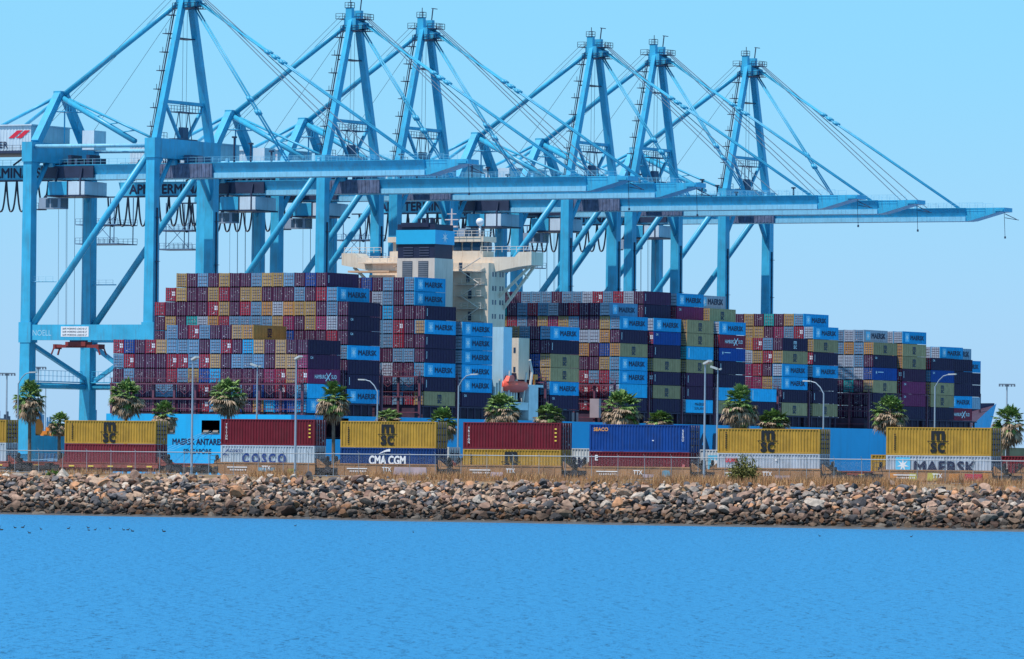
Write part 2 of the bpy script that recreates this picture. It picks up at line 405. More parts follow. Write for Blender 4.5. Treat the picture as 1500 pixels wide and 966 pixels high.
for i, b in enumerate(boxes):
    v = 7 if b['door'] == 'R' and random.random() < 0.6 else random.choice((1,2,3,4,5,6))
    if i in chosen:
        o = link('shipping_container', get_body(b['body'], HC))
        o.location = ship(b['a'], b['y'], b['z']); o.rotation_euler = (0,0,ROT_SHIP)
        link('container_doors', get_door(b['door'], HC, v), o)
        if b['logo']: link('lettering', logo_mesh(b['logo'], HC), o)
        row = 'top row' if b['fromtop'] == 1 else ORD[b['fromtop']]+' row down'
        cn = CNAME[b['door']] if not b['side'] else CNAME[b['body']]
        if b['side']:
            lab = f"{cn} container side-on, right end of {row}, {BAYS[b['bay']][2]}"
        else:
            lab = f"{cn} container, {ORD[b['fromleft']]} from left, {row}, {BAYS[b['bay']][2]}"
        tag(o, lab, 'container', GRP)
    else:
        for me, vv in ((get_body(b['body'], HC), 0),) + (((get_door(b['door'], HC, v), 1),) if area[i] > 0 else ()) + \
                (((logo_mesh(b['logo'], HC), 2),) if b['logo'] and area[i] > 0 else ()):
            off = len(rest.v)
            for vt in me.vertices:
                p = vt.co; rest.v.append(tuple(ship(b['a']+p.x, b['y']+p.y, b['z']+p.z)))
            sl = [rest_slot(m) for m in me.materials]
            for p in me.polygons:
                rest.f.append(tuple(off+k for k in p.vertices)); rest.mi.append(sl[p.material_index])
o = link('shipping_containers', rest.mesh('remaining_containers', rest_mats))
tag(o, 'remaining containers half hidden behind the others in the stacks on the ship', 'containers', GRP, 'stuff')
print('ship containers', len(boxes), 'individual', len(chosen), 'visible', int((area > 0).sum()))

# ------------------------------------------------------------------ the ship
sh = empty('container_ship', ship(0,0,0), ROT_SHIP, 'long bright blue container ship loaded high, beige tower amidships, moored under the cranes', 'ship')
DK = 15.5; BM = 45.36
outline = [(-4,1.2),(6,0),(265,0),(285,1.5),(305,6.0),(322,12.3),(333,16.4),(345,19.6),(357,22.4)]
railz = [DK,DK,DK,DK,15.6,16.4,18.0,20.4,22.8]
inset_low = [4,0.6,0.6,3.5,9.5,15.0,18.0,20.2,22.3]
inset_top = [p[1] for p in outline]
h = MB()
def strip(side):
    f = (lambda y: y) if side == 0 else (lambda y: BM - y)
    n = len(outline)
    for i in range(n-1):
        a0, a1 = outline[i][0], outline[i+1][0]
        xa0 = a0-(8 if i == 7 else 0)*0; 
        lo0, lo1 = inset_low[i], inset_low[i+1]
        q = lambda a, y, z: (a, f(y), z)
        def face(aa, ya, za0, za1, ab, yb, zb0, zb1, lowa, lowb):
            vs = [q(aa, lowa, za0), q(ab-(13 if ab > 356 else 0), lowb, zb0), q(ab, yb, zb1), q(aa, ya, za1)]
            h.add(vs, [(0,1,2,3) if side == 0 else (3,2,1,0)])
        if side == 0 and i == 1:
            # mooring opening in the starboard quarter: a 5..14.6, z 10.9..15.2
            face(6,0,0,DK, 6.0001,0,0,DK, .6,.6)
            lo = lambda z: 0.6*(1-z/DK)
            for (aa, ab, za, zb) in ((6,15.6,0,10.9),(6,15.6,15.05,DK),(15.6,265,0,DK)):
                h.add([(aa,lo(za),za),(ab,lo(za),za),(ab,lo(zb),zb),(aa,lo(zb),zb)], [(0,1,2,3)])
        else:
            face(a0, outline[i][1], 0, railz[i], a1, outline[i+1][1], 0, railz[i+1], lo0, lo1)
strip(0); strip(1)
# transom with two mooring openings
def trans(y0, y1, z0, z1):
    f = lambda y, z: (-4 + 0*(z), y, z)
    h.add([f(y1,z0), f(y0,z0), f(y0,z1), f(y1,z1)], [(0,1,2,3)])
ya, yb = 1.2, BM-1.2
op = [(28.0,32.2),(17.6,21.8)]
for y0, y1 in ((ya,17.6),(21.8,28.0),(32.2,yb)): trans(y0, y1, 0, DK)
for y0, y1 in op: trans(y0, y1, 0, 11.6); trans(y0, y1, 14.3, DK)
part('hull', h, hull_blue, sh)
d = MB()
d.m = 0
pts = [(p[0]+0.02, p[1]+0.05) for p in outline] + [(p[0]+0.02, BM-p[1]-0.05) for p in outline[::-1]]
d.add([(x,y,DK-0.02) for x, y in pts], [tuple(range(len(pts)))])
d.box(-3.5, 22, 1.6, BM-1.6, 11.2, 11.3)
d.box(18, 18.3, 1.6, BM-1.6, 11.3, DK-0.1)
part('deck', d, deck_dark, sh)
for y0, y1 in op:                # mooring gear in the openings
    w_ = MB(); w_.box(-4.05,-3.7,y0,y1,11.55,11.78)
    for k in range(2):
        yy = y0+0.9+k*2.2; w_.tube([(-3.9,yy-0.6,12.0),(-3.9,yy+0.6,12.0)], 0.35, 8)
    part('mooring_rollers', w_, mat('roller_cream',(0.22,0.17,0.14)), sh)
ms = MB()
for k, (y0, y1) in enumerate(op):
    for j in range(3): ms.tube([(-3.9,y0+1+j,12.2),(-6.5,y0+9+j*4,8.5-j),(-10,y0+26+j*5,6)], 0.03, 5)
part('mooring_lines', ms, mat('mooring_rope',(0.30,0.45,0.6)), sh)
nm = MB()
put_text(nm, 'MAERSK ANTARES', 1.15, (-4.03, BM/2, 9.5), (0,-1,0), bold=0.05, centre=True, width=11.6)
part('stern_lettering', nm, navy_mark, sh)
nm = MB(); put_text(nm, 'SINGAPORE', 0.95, (-4.03, BM/2, 7.7), (0,-1,0), bold=0.03, centre=True, width=6.4)
part('stern_lettering', nm, navy_mark, sh)
nm = MB()
for word, a_, w_d in (('MAERSK',152.9,38.5),('LINE',194.5,20.5)):
    nm = MB(); put_text(nm, word, 4.6, (a_, -0.03, 8.9), (1,0,0), bold=0.05, width=w_d)
    for v in range(len(nm.v)): nm.v[v] = (nm.v[v][0], nm.v[v][1]+0.6*(1-nm.v[v][2]/DK)-0.02, nm.v[v][2])
    part('hull_lettering', nm, navy_mark, sh)
# bow bulwark inside, forecastle
fb = MB()
fb.add([(322,12.6,16.2),(333,16.6,17.8),(345,19.8,20.2),(356.5,22.5,22.4),(345,BM-19.8,20.2),(333,BM-16.6,17.8),(322,BM-12.6,16.2)],[(0,1,5,6),(1,2,4,5),(2,3,4)])
fb.box(346,346.4,21.5,21.9,20,25)
part('forecastle', fb, deck_dark, sh)
bw = MB()                         # the high port bulwark that shows beyond the last stack
bl = [(318,11.2,15.6,22.3),(322,12.7,16.2,22.3),(333,16.8,17.6,22.4),(345,20.0,20.0,22.6),(356.7,22.55,22.0,22.85)]
bw.add([(a,BM-q,z0) for a,q,z0,z1 in bl]+[(a,BM-q,z1) for a,q,z0,z1 in bl], [(i,i+1,i+6,i+5) for i in range(4)])
bw.add([(a,BM-q+0.25,z0) for a,q,z0,z1 in bl]+[(a,BM-q+0.25,z1) for a,q,z0,z1 in bl], [(i,i+5,i+6,i+1) for i in range(4)])
part('bulwark', bw, mat('bulwark_dark',(0.05,0.035,0.09)), sh)
# hatch coamings and the gallery under the outboard stacks
cm_ = MB()
for a, z0, nm_, rows in BAYS[1:]:
    ins = 1.9 + (2.5 if a > 285 else 0) + (6 if a > 300 else 0)
    cm_.box(a-0.6, a+CL+0.6, ins, BM-ins, DK, Z0-0.06)
    for k in range(5): cm_.box(a+k*2.9, a+k*2.9+0.3, ins-1.55, ins-1.25, DK, Z0-0.05)
    cm_.box(a-0.6, a+CL+0.6, ins-1.7, ins-0.01, Z0-0.35, Z0-0.07)
part('hatch_coaming', cm_, deck_dark, sh)
cm_ = MB(); cm_.box(0.1, CL, 0.5, BM-0.5, DK, 15.9)
part('aft_hatch', cm_, deck_dark, sh)
def lashing(a, z1, name='lashing_bridge', y0=0.5, y1=BM-0.5, z0=DK):
    b = MB(); n = int(round((y1-y0)/5.04))
    for k in range(n+1):
        y = y0 + (y1-y0)*k/n
        b.box(a-0.35, a+0.05, y-0.22, y+0.22, z0, z1)
        b.beam((a-0.2,y,z1),(a-0.2,y,z1+1.0),0.18)
    b.box(a-0.9, a+0.1, y0, y1, z1-0.28, z1)
    for zz in (z1+0.95, z1-3.2): b.beam((a-0.85,y0,zz),(a-0.85,y1,zz),0.11)
    b.beam((a-0.6,y0,z0+1.1),(a-0.6,y1,z0+1.1),0.16); b.beam((a-0.6,y0,(z0+z1)/2),(a-0.6,y1,(z0+z1)/2),0.22)
    for k in range(n):
        ya_, yb_ = y0+(y1-y0)*k/n, y0+(y1-y0)*(k+1)/n
        b.beam((a-0.3,ya_,z1-0.4),(a-0.3,(ya_+yb_)/2,z1-2.2),0.09); b.beam((a-0.3,yb_,z1-0.4),(a-0.3,(ya_+yb_)/2,z1-2.2),0.09)
        for j in range(2):
            q = ya_+1.26+2.52*j
            b.beam((a-0.1,q-1.0,z1+0.1),(a-0.05,q+0.9,z1+2.4),0.05); b.beam((a-0.1,q+1.0,z1+0.1),(a-0.05,q-0.9,z1+2.4),0.05)
    return part(name, b, lash_mat, sh)
lashing(-0.9, 21.6)
for a in (PITCH, 2*PITCH, 3*PITCH, 4*PITCH, AF, AF+2*PITCH, AF+3*PITCH, AF+4*PITCH, AF+5*PITCH, AF+7*PITCH, AF+8*PITCH, AF+10*PITCH, AF+11*PITCH, AF+12*PITCH):
    lashing(a-0.9, 23.9 if a < AF else 23.6)
wl = MB(); wl.box(AF+PITCH+4, AF+PITCH+8, 6, 16, DK, 17.5); wl.box(AF+2*PITCH-3.5, AF+2*PITCH-2.5, 3.0, 5.2, DK+1, DK+5)
part('deck_house', wl, mat('deck_gear',(0.35,0.28,0.3)), sh)
# superstructure
def bxp(name, m, *bs, parent=sh):
    b = MB()
    for q in bs: b.box(*q)
    return part(name, b, m, parent)
tower = bxp('accommodation_block', beige, (85,92,8.7,36.7,DK,48.0),(82.5,85.0,23.5,36,DK,45.5),(89.5,94,3.9,8.69,24,32.6))
wins = [(a, a+0.55, 8.66, 8.75, z, z+1.0) for z in np.arange(22, 47, 2.9) for a in (86.6, 87.7, 89.6, 90.7)]
wins += [(89.44, 89.6, y, y+0.5, z, z+1.1) for z in (25.5, 29.5) for y in (4.6, 6.0, 7.4)]
wins += [(84.94, 85.1, y, y+0.8, z, z+1.9) for z, y in ((46.2,15),(44,13.2),(40.6,12.7),(36,12.7))]
for q in wins: bxp('window', glass, q, parent=tower)
wing = MB()
wing.prism([(-0.2,47.6),(3.2,47.2),(8.7,46.2),(36.7,46.2),(42,47.2),(45.6,47.8),(45.6,50.3),(42.6,50.3),(41.6,49.3),(3.8,49.3),(2.8,50.3),(-0.2,50.3)], 'x', 87.2, 92.2)
wing.box(84.2,87.2,23.5,40,48.0,48.3)
wing.beam((89.6,8.9,41),(89.6,1.5,47.4),0.5,0.5); wing.beam((91.4,8.9,38.5),(91.4,1.5,47.4),0.5,0.5)
wing.beam((89.6,36.5,41),(89.6,44,47.4),0.5,0.5)
for k in range(3): wing.beam((89.6,7-k*2,42.6+k*1.7),(91.4,7-k*2,40.4+k*2.3),0.25)
part('bridge_wings', wing, beige, sh)
rl = MB()
for (p, q) in (((84.3,23.5,48.3),(84.3,40,48.3)),((87.3,0,50.3),(87.3,12,50.3)),((87.3,36,50.3),(87.3,45,50.3)),((86.5,12,53.6),(86.5,24,53.6)),((86.5,12,53.6),(92,12,53.6))):
    rl.railing(p, q, 1.15, 1.7, 0.10)
part('railings', rl, cream_rail, sh)
wh = bxp('wheelhouse', beige, (87.4,92,11.5,34,49.3,50.6),(87.0,92.4,11.2,34.3,52.5,53.6),(87.9,91.8,12,33.5,50.6,52.5))
for k in range(9): bxp('bridge_window', glass, (87.55, 87.88, 12.3+k*2.3, 14.1+k*2.3, 50.7, 52.4), parent=wh)
for k in range(2): bxp('bridge_window', glass, (88.2+k*1.8, 89.7+k*1.8, 11.7, 11.98, 50.7, 52.4), parent=wh)
mt = MB()
mt.tube([(89,20,53.6),(89,20,59.5)],0.28,6,0.12); mt.beam((89,18.4,57.2),(89,21.6,57.2),0.18); mt.beam((89,18.9,58.4),(89,21.1,58.4),0.14)
mt.box(88.6,89.4,18.6,21.4,55.6,55.9); mt.beam((88.5,19.2,53.7),(89,20,57),0.14); mt.beam((88.5,20.8,53.7),(89,20,57),0.14)
part('radar_mast', mt, mat('mast_pink_cream',(0.62,0.50,0.48)), sh)
dm = MB()
for (a, y, r, z) in ((88.5,12.9,0.85,56.6),(88.5,24.5,0.55,55.0)):
    dm.lathe([(0.25,53.6),(0.25,z-r)], a, y, 8)
    dm.lathe([(0.05,z-r),(r*0.7,z-r*0.7),(r,z),(r*0.92,z+r*0.45),(r*0.6,z+r*0.85),(0.05,z+r)], a, y, 12)
part('satellite_dome', dm, white_mark, sh, True)
fc = bxp('funnel_casing', mat('casing_grey_beige',(0.58,0.50,0.45),0.5,0.06,0,0.25,0.4,streak=True), (72,79.5,14.0,23.0,DK,48.6))
fu = MB()
for y in (15.6, 19.4):
    for k in range(8): fu.box(71.9,72.1,y,y+2.2,44.6+k*0.42,44.6+k*0.42+0.26)
part('louvre', fu, mat('casing_louvre',(0.16,0.18,0.22)), fc)
bxp('louvre_backing', mat('louvre_shade',(0.06,0.075,0.11)), (71.95,72.05,15.5,17.9,44.5,48.0),(71.95,72.05,19.3,21.7,44.5,48.0), parent=fc)
fun = MB()
fun.m = 1; fun.box(72.1,79.4,14.1,22.9,48.6,51.5)
for y in (15.4,19.2):
    for k in range(4): fun.m = 3; fun.box(71.95,72.12,y,y+2.3,49.0+k*0.55,49.0+k*0.55+0.22)
fun.m = 0; fun.box(71.8,79.6,13.8,23.2,51.5,54.4)
fun.m = 1; fun.box(72.0,79.4,14.0,23.0,54.4,55.6); fun.box(71.7,74.5,15.4,22,55.0,55.9)
for k in range(4): fun.tube([(74+k*1.2,16+k*1.7,55.6),(74+k*1.2,16+k*1.7,57.0)],0.35,7)
fun.m = 2; 
v0 = len(fun.v); star(fun, 75.7, 52.95, 1.25, 13.76, 7)
part('funnel', fun, [funnel_blue, funnel_black, white_mark, mat('louvre_steel',(0.06,0.07,0.12))], sh)
st = MB()
for k, z in enumerate((46.3,43.6,41.2,38.6,36.0,33.4)):
    y1 = 16 if k else 20
    st.box(83.6,84.95,9.6,y1,z-0.10,z); st.railing((83.65,9.7,z),(83.65,y1,z),1.1,1.5,0.06)
    if k < 5: st.beam((83.6,10.2 if k % 2 else 14.5,z),(83.6,14.5 if k % 2 else 10.2,z-2.5),0.5,0.07)
st.beam((83.8,10.0,49.0),(83.8,15,46.3),0.5,0.1)
part('outside_stairs', st, cream_rail, sh)
st = MB()
for k in range(7): st.box(79.0,82,24.2+k*0.55,24.9+k*0.55,43.4+k*0.62,43.6+k*0.62)
st.box(80,84,23.2,32,42.6,43.2); st.box(80.5,84,30,40,46.0,46.4)
part('port_stairs', st, mat('rusty_stair',(0.55,0.34,0.22)), sh)
bxp('vent_trunk', pale_blue_paint, (79,82.5,1.5,4.4,DK+4,34.6))
bxp('deck_side_house', mat('side_house_white',(0.55,0.58,0.60)), (87.6,91.5,0.25,2.5,DK,22.4),(86.5,93.5,0.2,4.5,22.4,22.9),(80.5,87.5,0.3,2.0,17.6,19.2))
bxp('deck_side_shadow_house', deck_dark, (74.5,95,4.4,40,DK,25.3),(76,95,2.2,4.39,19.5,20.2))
dv = MB(); dv.tube([(88.6,0.5,22.9),(88.9,0.3,25.5),(87.9,0.3,28.0)],0.28,6); dv.beam((80.2,1.0,19.2),(79.8,0.4,25.6),0.3); dv.beam((86.4,1.0,19.2),(86.8,0.4,25.4),0.3)
for k in range(9): dv.box(75.2+k*1.1,75.7+k*1.1,1.2,1.6,19.6,22.3+0.8*(k % 3))
part('boat_davit', dv, cream_rail, sh)
sl_ = MB(); sl_.box(89.4,90.8,0.0,0.9,24.0,25.0); sl_.box(89.9,90.3,0.3,0.6,22.9,24.0)
part('signal_lamp', sl_, orange_paint, sh)
lb = empty('lifeboat', ship(78.6,-0.3,21.2), ROT_SHIP, 'orange enclosed lifeboat hanging at the ship side below the beige tower', 'lifeboat', None)
b = MB(); n = 10
prof = []
for i in range(n+1):
    t = i/n; w = 1.45*math.sqrt(max(0.02,1-(2*t-1)**4)); x = t*9.4
    prof += [(x, 1.5-w*0.25, 0.25*abs(2*t-1)), (x, 1.5-w, 1.15), (x, 1.5-w*0.86, 1.9), (x, 1.5-w*0.35, 2.35), (x, 1.5+w*0.35, 2.35), (x, 1.5+w*0.86, 1.9), (x, 1.5+w, 1.15), (x, 1.5+w*0.25, 0.25*abs(2*t-1))]
b.add(prof, [(i*8+j, (i+1)*8+j, (i+1)*8+(j+1) % 8, i*8+(j+1) % 8) for i in range(n) for j in range(8)] + [tuple(range(8)), tuple(n*8+7-j for j in range(8))])
part('boat_hull', b, lifeboat_red, lb, True)
b = MB(); b.prism([(0.5,2.2),(3.0,2.2),(3.0,3.1),(2.5,3.5),(1.2,3.4)],'y',0.6,2.4)
part('wheel_canopy', b, mat('canopy_orange',(0.85,0.12,0.08),0.4), lb)

# ------------------------------------------------------------------ quayside cranes
def make_crane():
    """x = outreach over the ship, y = along the quay, z = height; origin between the waterside legs at sea level"""
    cr = empty('quayside_crane', (0,0,0))
    G = 4.0; V = 11.3; UL = -30.2
    for u in (UL, 0):
        for v in (-V, V):
            b = MB(); b.beam((u,v,G+3.4),(u,v,33.5),2.7,2.7,2.3,2.3); b.beam((u,v,33.5),(u,v,71.9),2.3,2.3,2.0,2.0)
            leg = part('leg', b, crane_blue, cr)
            if u == 0:
                b = MB(); b.box(u+1.05,u+1.3,v-0.1,v+0.18,16,58)
                for z in range(20,58,9): b.box(u+0.9,u+1.7,v-0.5,v+0.6,z,z+0.10)
                part('ladder', b, dark_steel, leg)
            b = MB()
            for k in (-1,1): b.box(u-0.8,u+0.8,v+k*2.9-2.2,v+k*2.9+2.2,G+0.5,G+1.9)
            b.box(u-0.9,u+0.9,v-3.4,v+3.4,G+1.9,G+3.4)
            bo = part('bogie', b, crane_blue, cr)
            b = MB()
            for k in (-4.4,-2.9,-1.5,1.5,2.9,4.4): b.tube([(u-0.3,v+k,G+0.42),(u+0.3,v+k,G+0.42)],0.42,10)
            part('wheels', b, dark_steel, bo)
    for v in (-V, V):
        b = MB(); b.box(UL+1.2,-1.2,v-0.9,v+0.9,30.9,34.1)
        for u in (UL,0): b.box(u-1.5,u+1.5,v-1.3,v+1.3,30.4,34.6)
        part('portal_beam', b, crane_blue, cr)
        b = MB(); b.tube([(UL+1.3,v,34.2),(-0.9,v,69.4)],0.72,8); part('diagonal_brace', b, crane_blue, cr, True)
        b = MB(); b.tube([(UL+0.9,v,43),(-23.4,v,43)],0.13,5); b.railing((UL+0.9,v-0.3,43),(-24,v-0.3,43),1,1.5,0.04); part('brace_walkway', b, crane_pale, cr)
        b = MB(); b.tube([(UL,v,71.0),(0,v,70.8)],0.42,7); part('upper_tie', b, crane_pale, cr, True)
    for u, z0, z1 in ((UL,67.8,71.9),(0,68.3,72.3)):
        b = MB(); b.box(u-1.25,u+1.25,-V-1.3,V+1.3,z0,z1)
        for v in (-V,V): b.prism([(v-2.6 if v > 0 else v, z0),(v if v > 0 else v+2.6, z0),(v, z0-3.2)],'x',u-0.9,u+0.9)
        part('portal_box_girder', b, crane_blue, cr)
    for u in (UL,0):
        for k in (-1,1):
            b = MB(); b.tube([(u,k*(V-0.8),60.5),(u,k*4.5,68.4)],0.5,7); part('knee_brace', b, crane_blue, cr, True)
            b = MB(); b.beam((u,k*3.8,68.6),(u,k*3.2,67.2),1.2,0.9); part('girder_hanger', b, crane_blue, cr)
    # lower landside framing
    b = MB(); b.tube([(UL,-V,21.6),(UL,V,21.6)],0.62,8); b.tube([(UL,V,21.6),(0,V,21.6)],0.62,8)
    part('lower_tie', b, crane_blue, cr, True)
    b = MB(); b.railing((UL-0.7,-V,22.6),(UL-0.7,V,22.6),2.2,1.5,0.08); b.railing((UL,V-0.7,22.6),(0,V-0.7,22.6),2.2,1.5,0.08)
    b.box(UL-0.9,UL+0.3,-V,V,22.4,22.6); b.box(UL,0,V-0.9,V+0.3,22.4,22.6)
    part('lower_walkway', b, crane_blue, cr)
    b = MB(); b.beam((UL,-V,30.6),(UL,V-0.6,23.0),0.8,0.8)
    um = UL+7.4
    b.beam((UL+1,V,30.4),(um,V,26.3),0.8,0.8); b.beam((UL+1,V,22.4),(um,V,26.3),0.8,0.8); b.beam((um,V,26.3),(um+6.5,V,30.4),0.8,0.8); b.beam((um,V,26.3),(um+6.5,V,22.4),0.8,0.8)
    part('cross_braces', b, crane_blue, cr)
    b = MB(); b.box(UL-0.9,UL+0.9,-V+1.4,V-1.4,G+3.6,G+7.2); part('sill_beam', b, crane_blue, cr)
    b = MB()
    for k in range(6): b.box(UL-0.8,UL+0.8,-5+k*2.0,-3.9+k*2.0,G+7.2,G+8.2+1.6*((k*7) % 3)/2)
    b.tube([(UL-0.5,-7.6,G+9.0),(UL+0.5,-7.6,G+9.0)],1.7,12); part('cable_reel', b, orange_paint, cr)
    # mast over the waterside legs
    for k in (-1,1):
        b = MB(); b.beam((0,k*10.2,72.2),(0.6,k*1.35,101.8),1.55 if k>0 else 1.3,1.5,1.35 if k>0 else 1.05,1.3); part('mast_leg', b, crane_blue, cr)
    b = MB(); b.beam((0.2,-7.4,80),(0.2,7.4,80),0.65); b.beam((0.2,-7.2,79.6),(0,-1.2,72.4),0.55); b.beam((0.2,7.2,79.6),(0,1.2,72.4),0.55)
    part('mast_bracing', b, crane_blue, cr)
    b = MB(); b.box(-0.9,2.0,-2.0,2.0,99.6,102.2); b.box(-0.6,0.9,-1.9,-0.8,102.2,104.4); b.box(0,1.6,0.7,1.8,102.2,104.0)
    b.prism([(0.9,102.2),(3.4,101.2),(3.4,99.9),(0.9,99.6)],'y',-1.4,1.4)
    part('mast_head', b, crane_blue, cr)
    b = MB()
    for (x0,x1,y0,y1,z) in ((-2.6,-0.9,-2.6,1.0,102.0),(2.0,4.2,-1.8,1.8,101.9),(-0.7,0.9,-2.0,-0.7,104.4),(-1.6,3.8,-2.2,2.2,99.4)):
        b.box(x0,x1,y0,y1,z,z+0.12); b.railing((x0,y0,z),(x1,y0,z),1.2,0.9,0.09); b.railing((x0,y1,z),(x1,y1,z),1.2,0.9,0.09); b.railing((x1,y0,z),(x1,y1,z),1.2,0.9,0.09)
    b.tube([(0.2,-1.2,104.4),(0.2,-1.2,106.6)],0.09,5); b.tube([(1.2,1.2,104.0),(1.5,1.2,106.6)],0.14,5); b.beam((1.2,1.2,106.6),(2.6,1.2,106.4),0.18)
    part('mast_platform', b, dark_steel, cr)
    b = MB(); b.beam((-1.5,-9.6,72.4),(-1.1,-2.0,99.5),0.2,0.2); b.beam((-1.9,-9.7,72.4),(-1.5,-2.1,99.5),0.12)
    for k in range(7):
        t = (k+0.6)/7; y = -9.6+7.6*t; z = 72.4+27.1*t; b.box(-2.3,-0.6,y-1.3,y+0.6,z,z+0.14); b.beam((-1.5,y-1.2,z),(-1.5,y-1.2,z+1.1),0.09)
    b.box(-2,0.6,-2.8,3.6,93.2,93.4)
    part('mast_ladder', b, dark_steel, cr)
    # landside A-frame
    for k in (-1,1):
        b = MB(); b.beam((UL,k*9.2,71.9),(UL,k*0.8,82.6),1.7,1.7,1.5,1.5); part('aframe_leg', b, crane_blue, cr)
    b = MB(); b.box(UL-0.9,UL+0.9,-1.7,1.7,81.0,83.0); b.box(UL-0.4,UL+3.4,-3.0,3.0,78.6,78.75)
    b.railing((UL+3.4,-3,78.7),(UL+3.4,3,78.7),1.1,1,0.08); b.tube([(UL+1.5,-1,72),(UL+1.5,-1,78.7)],0.16,5)
    part('aframe_head', b, crane_blue, cr)
    b = MB(); b.tube([(UL+0.4,0,82.2),(0.2,0,101.9)],0.58,8); part('backstay', b, crane_blue, cr, True)
    b = MB(); b.tube([(UL+0.6,-0.6,81.6),(-8.5,-5,72.0)],0.6,8); b.tube([(UL+0.6,0.6,81.8),(-1.4,-8.5,72.2)],0.26,6)
    for k in range(4):
        t = 0.25+k*0.18; p = Vector((UL+0.6,-0.6,81.6)).lerp(Vector((-8.5,-5,72.0)),t); q = Vector((UL+0.6,0.6,81.8)).lerp(Vector((-1.4,-8.5,72.2)),t); b.beam(p,q,0.2)
    b.tube([(UL-0.4,-0.6,82),(UL-13,-4,75.5)],0.36,6); b.tube([(UL-0.4,0.6,82),(UL-13,4,75.5)],0.36,6)
    part('aframe_strut', b, crane_blue, cr, True)
    for k in (-0.55,0.55):
        b = MB(); p0, p1 = Vector((2.8,k,101.2)), Vector((56.5,k,67.5)); b.tube([p0,p1],0.20,6)
        for t in (0.33,0.362,0.394):
            q = p0.lerp(p1,t); b.beam(q-(p1-p0).normalized()*0.6, q+(p1-p0).normalized()*0.6,0.62,0.62)
        part('outer_forestay', b, crane_blue, cr, True)
        b = MB(); p0, p1 = Vector((2.2,k,100.2)), Vector((25.5,k,67.5)); b.tube([p0,p1],0.17,6)
        for t in (0.60,0.685):
            q = p0.lerp(p1,t); b.beam(q-(p1-p0).normalized()*0.55, q+(p1-p0).normalized()*0.55,0.6,0.6)
        part('inner_forestay', b, crane_blue, cr, True)
    b = MB()
    for k, uu in ((-1.2,44),(-0.4,45.5),(0.4,48)): b.tube([(3.4,k,102.6),(uu,k,67.6)],0.095,4)
    for k in (-1.0,1.0): b.tube([(-2.4,k,102.8),(UL-4,k,76)],0.05,4)
    b.tube([(-0.8,0,101),(-24,0,72.2)],0.05,4); b.tube([(0,1,99),(0,1,73)],0.05,4); b.tube([(0,-0.5,99),(0,-0.5,73)],0.05,4)
    part('hoist_ropes', b, rope_mat, cr)
    # girder and boom
    ZB, ZT = 64.4, 67.4
    def sect(b, u0, u1):
        b.m = 0; b.prism([(-2.15,ZB+1.05),(2.15,ZB+1.05),(2.9,ZT),(-2.9,ZT)],'x',u0,u1); b.m = 1; b.box(u0,u1,-2.5,2.5,ZB,ZB+1.05); b.m = 0; b.box(u0,u1,-3.0,3.0,ZT,ZT+0.12)
    b = MB(); sect(b,-57.5,0.6); gi = part('girder', b, [crane_blue, crane_pale], cr)
    b = MB(); put_text(b, 'APM TERMINALS', 2.0, (-54.6,-3.03,64.95), bold=0.05, width=21.4); part('lettering', b, navy_mark, gi)
    b = MB(); b.box(-57,-33.0,-3.0,-2.55,64.55,67.35); part('name_board', b, crane_blue, gi)
    b = MB(); sect(b,0.8,59.3)
    b.m = 0; b.prism([(59.3,ZB+0.02),(60.3,ZB+0.1),(67.6,ZT-0.95),(69.2,ZT-0.85),(69.2,ZT+0.1),(59.3,ZT+0.1)],'y',-2.2,2.2)
    b.box(66.9,69.0,-2.6,2.6,ZT-0.75,ZT-0.25)
    bo = part('boom', b, [crane_blue, crane_pale], cr)
    b = MB(); b.tube([(68.6,-1,ZT-0.4),(68.9,-1,ZB-3.6)],0.06,5); b.box(68.75,69.1,-1.12,-0.88,ZB-4.1,ZB-3.6); b.beam((68.4,0,ZT-1.3),(71.6,-0.6,ZT-2.6),0.14); b.beam((68.4,0,ZT-2.2),(72.2,-0.6,ZT-2.8),0.14)
    part('tip_pendant', b, dark_steel, bo)
    b = MB(); b.railing((-57,-2.9,ZT+0.12),(0,-2.9,ZT+0.12),1.15,2,0.055); b.railing((1,-2.9,ZT+0.12),(64,-2.9,ZT+0.12),1.15,2,0.055); b.railing((1,2.6,ZT+0.12),(64,2.6,ZT+0.12),1.15,2,0.055)
    for u in (12,34,46): b.box(u,u+0.6,-2.6,-2.0,ZT+0.1,ZT+0.9)
    part('handrail', b, crane_pale, cr)
    for u, hh in ((13.5,5.2),(17.5,3.8),(22.5,2.2)):
        b = MB(); b.tube([(u,-1.6,ZT),(u,-1.6,ZT+hh)],0.22,6); b.box(u-0.4,u+0.4,-2,-1.2,ZT+hh-0.05,ZT+hh+0.3); part('lamp_post', b, dark_steel, cr)
    b = MB(); b.box(-4.5,9.0,-3.02,-2.3,ZB+0.06,ZT-0.05)
    for k in range(14): b.box(-4.2+k*0.95,-3.9+k*0.95,-3.12,-3.02,ZB+0.2,ZT-0.2)
    part('hinge_housing', b, crane_grime, cr)
    b = MB()
    for (x0,x1,y0,y1,z0,z1) in ((-3,-1.6,-1.5,1.5,ZT,69.6),(1.6,3.6,-2,2,ZT,69.2),(4.6,5.8,-1.5,1.5,ZT,68.9),(-1,1,-4,4,72.3,72.6),(-0.5,0.5,-1.0,1.2,72.6,75.0)): b.box(x0,x1,y0,y1,z0,z1)
    for k in (-2,2): b.beam((-0.8,k,72.6),(-0.8,k*0.9+1.2,78.0),0.13); b.beam((0.8,k,72.6),(0.8,k*0.9-1.0,78.0),0.13)
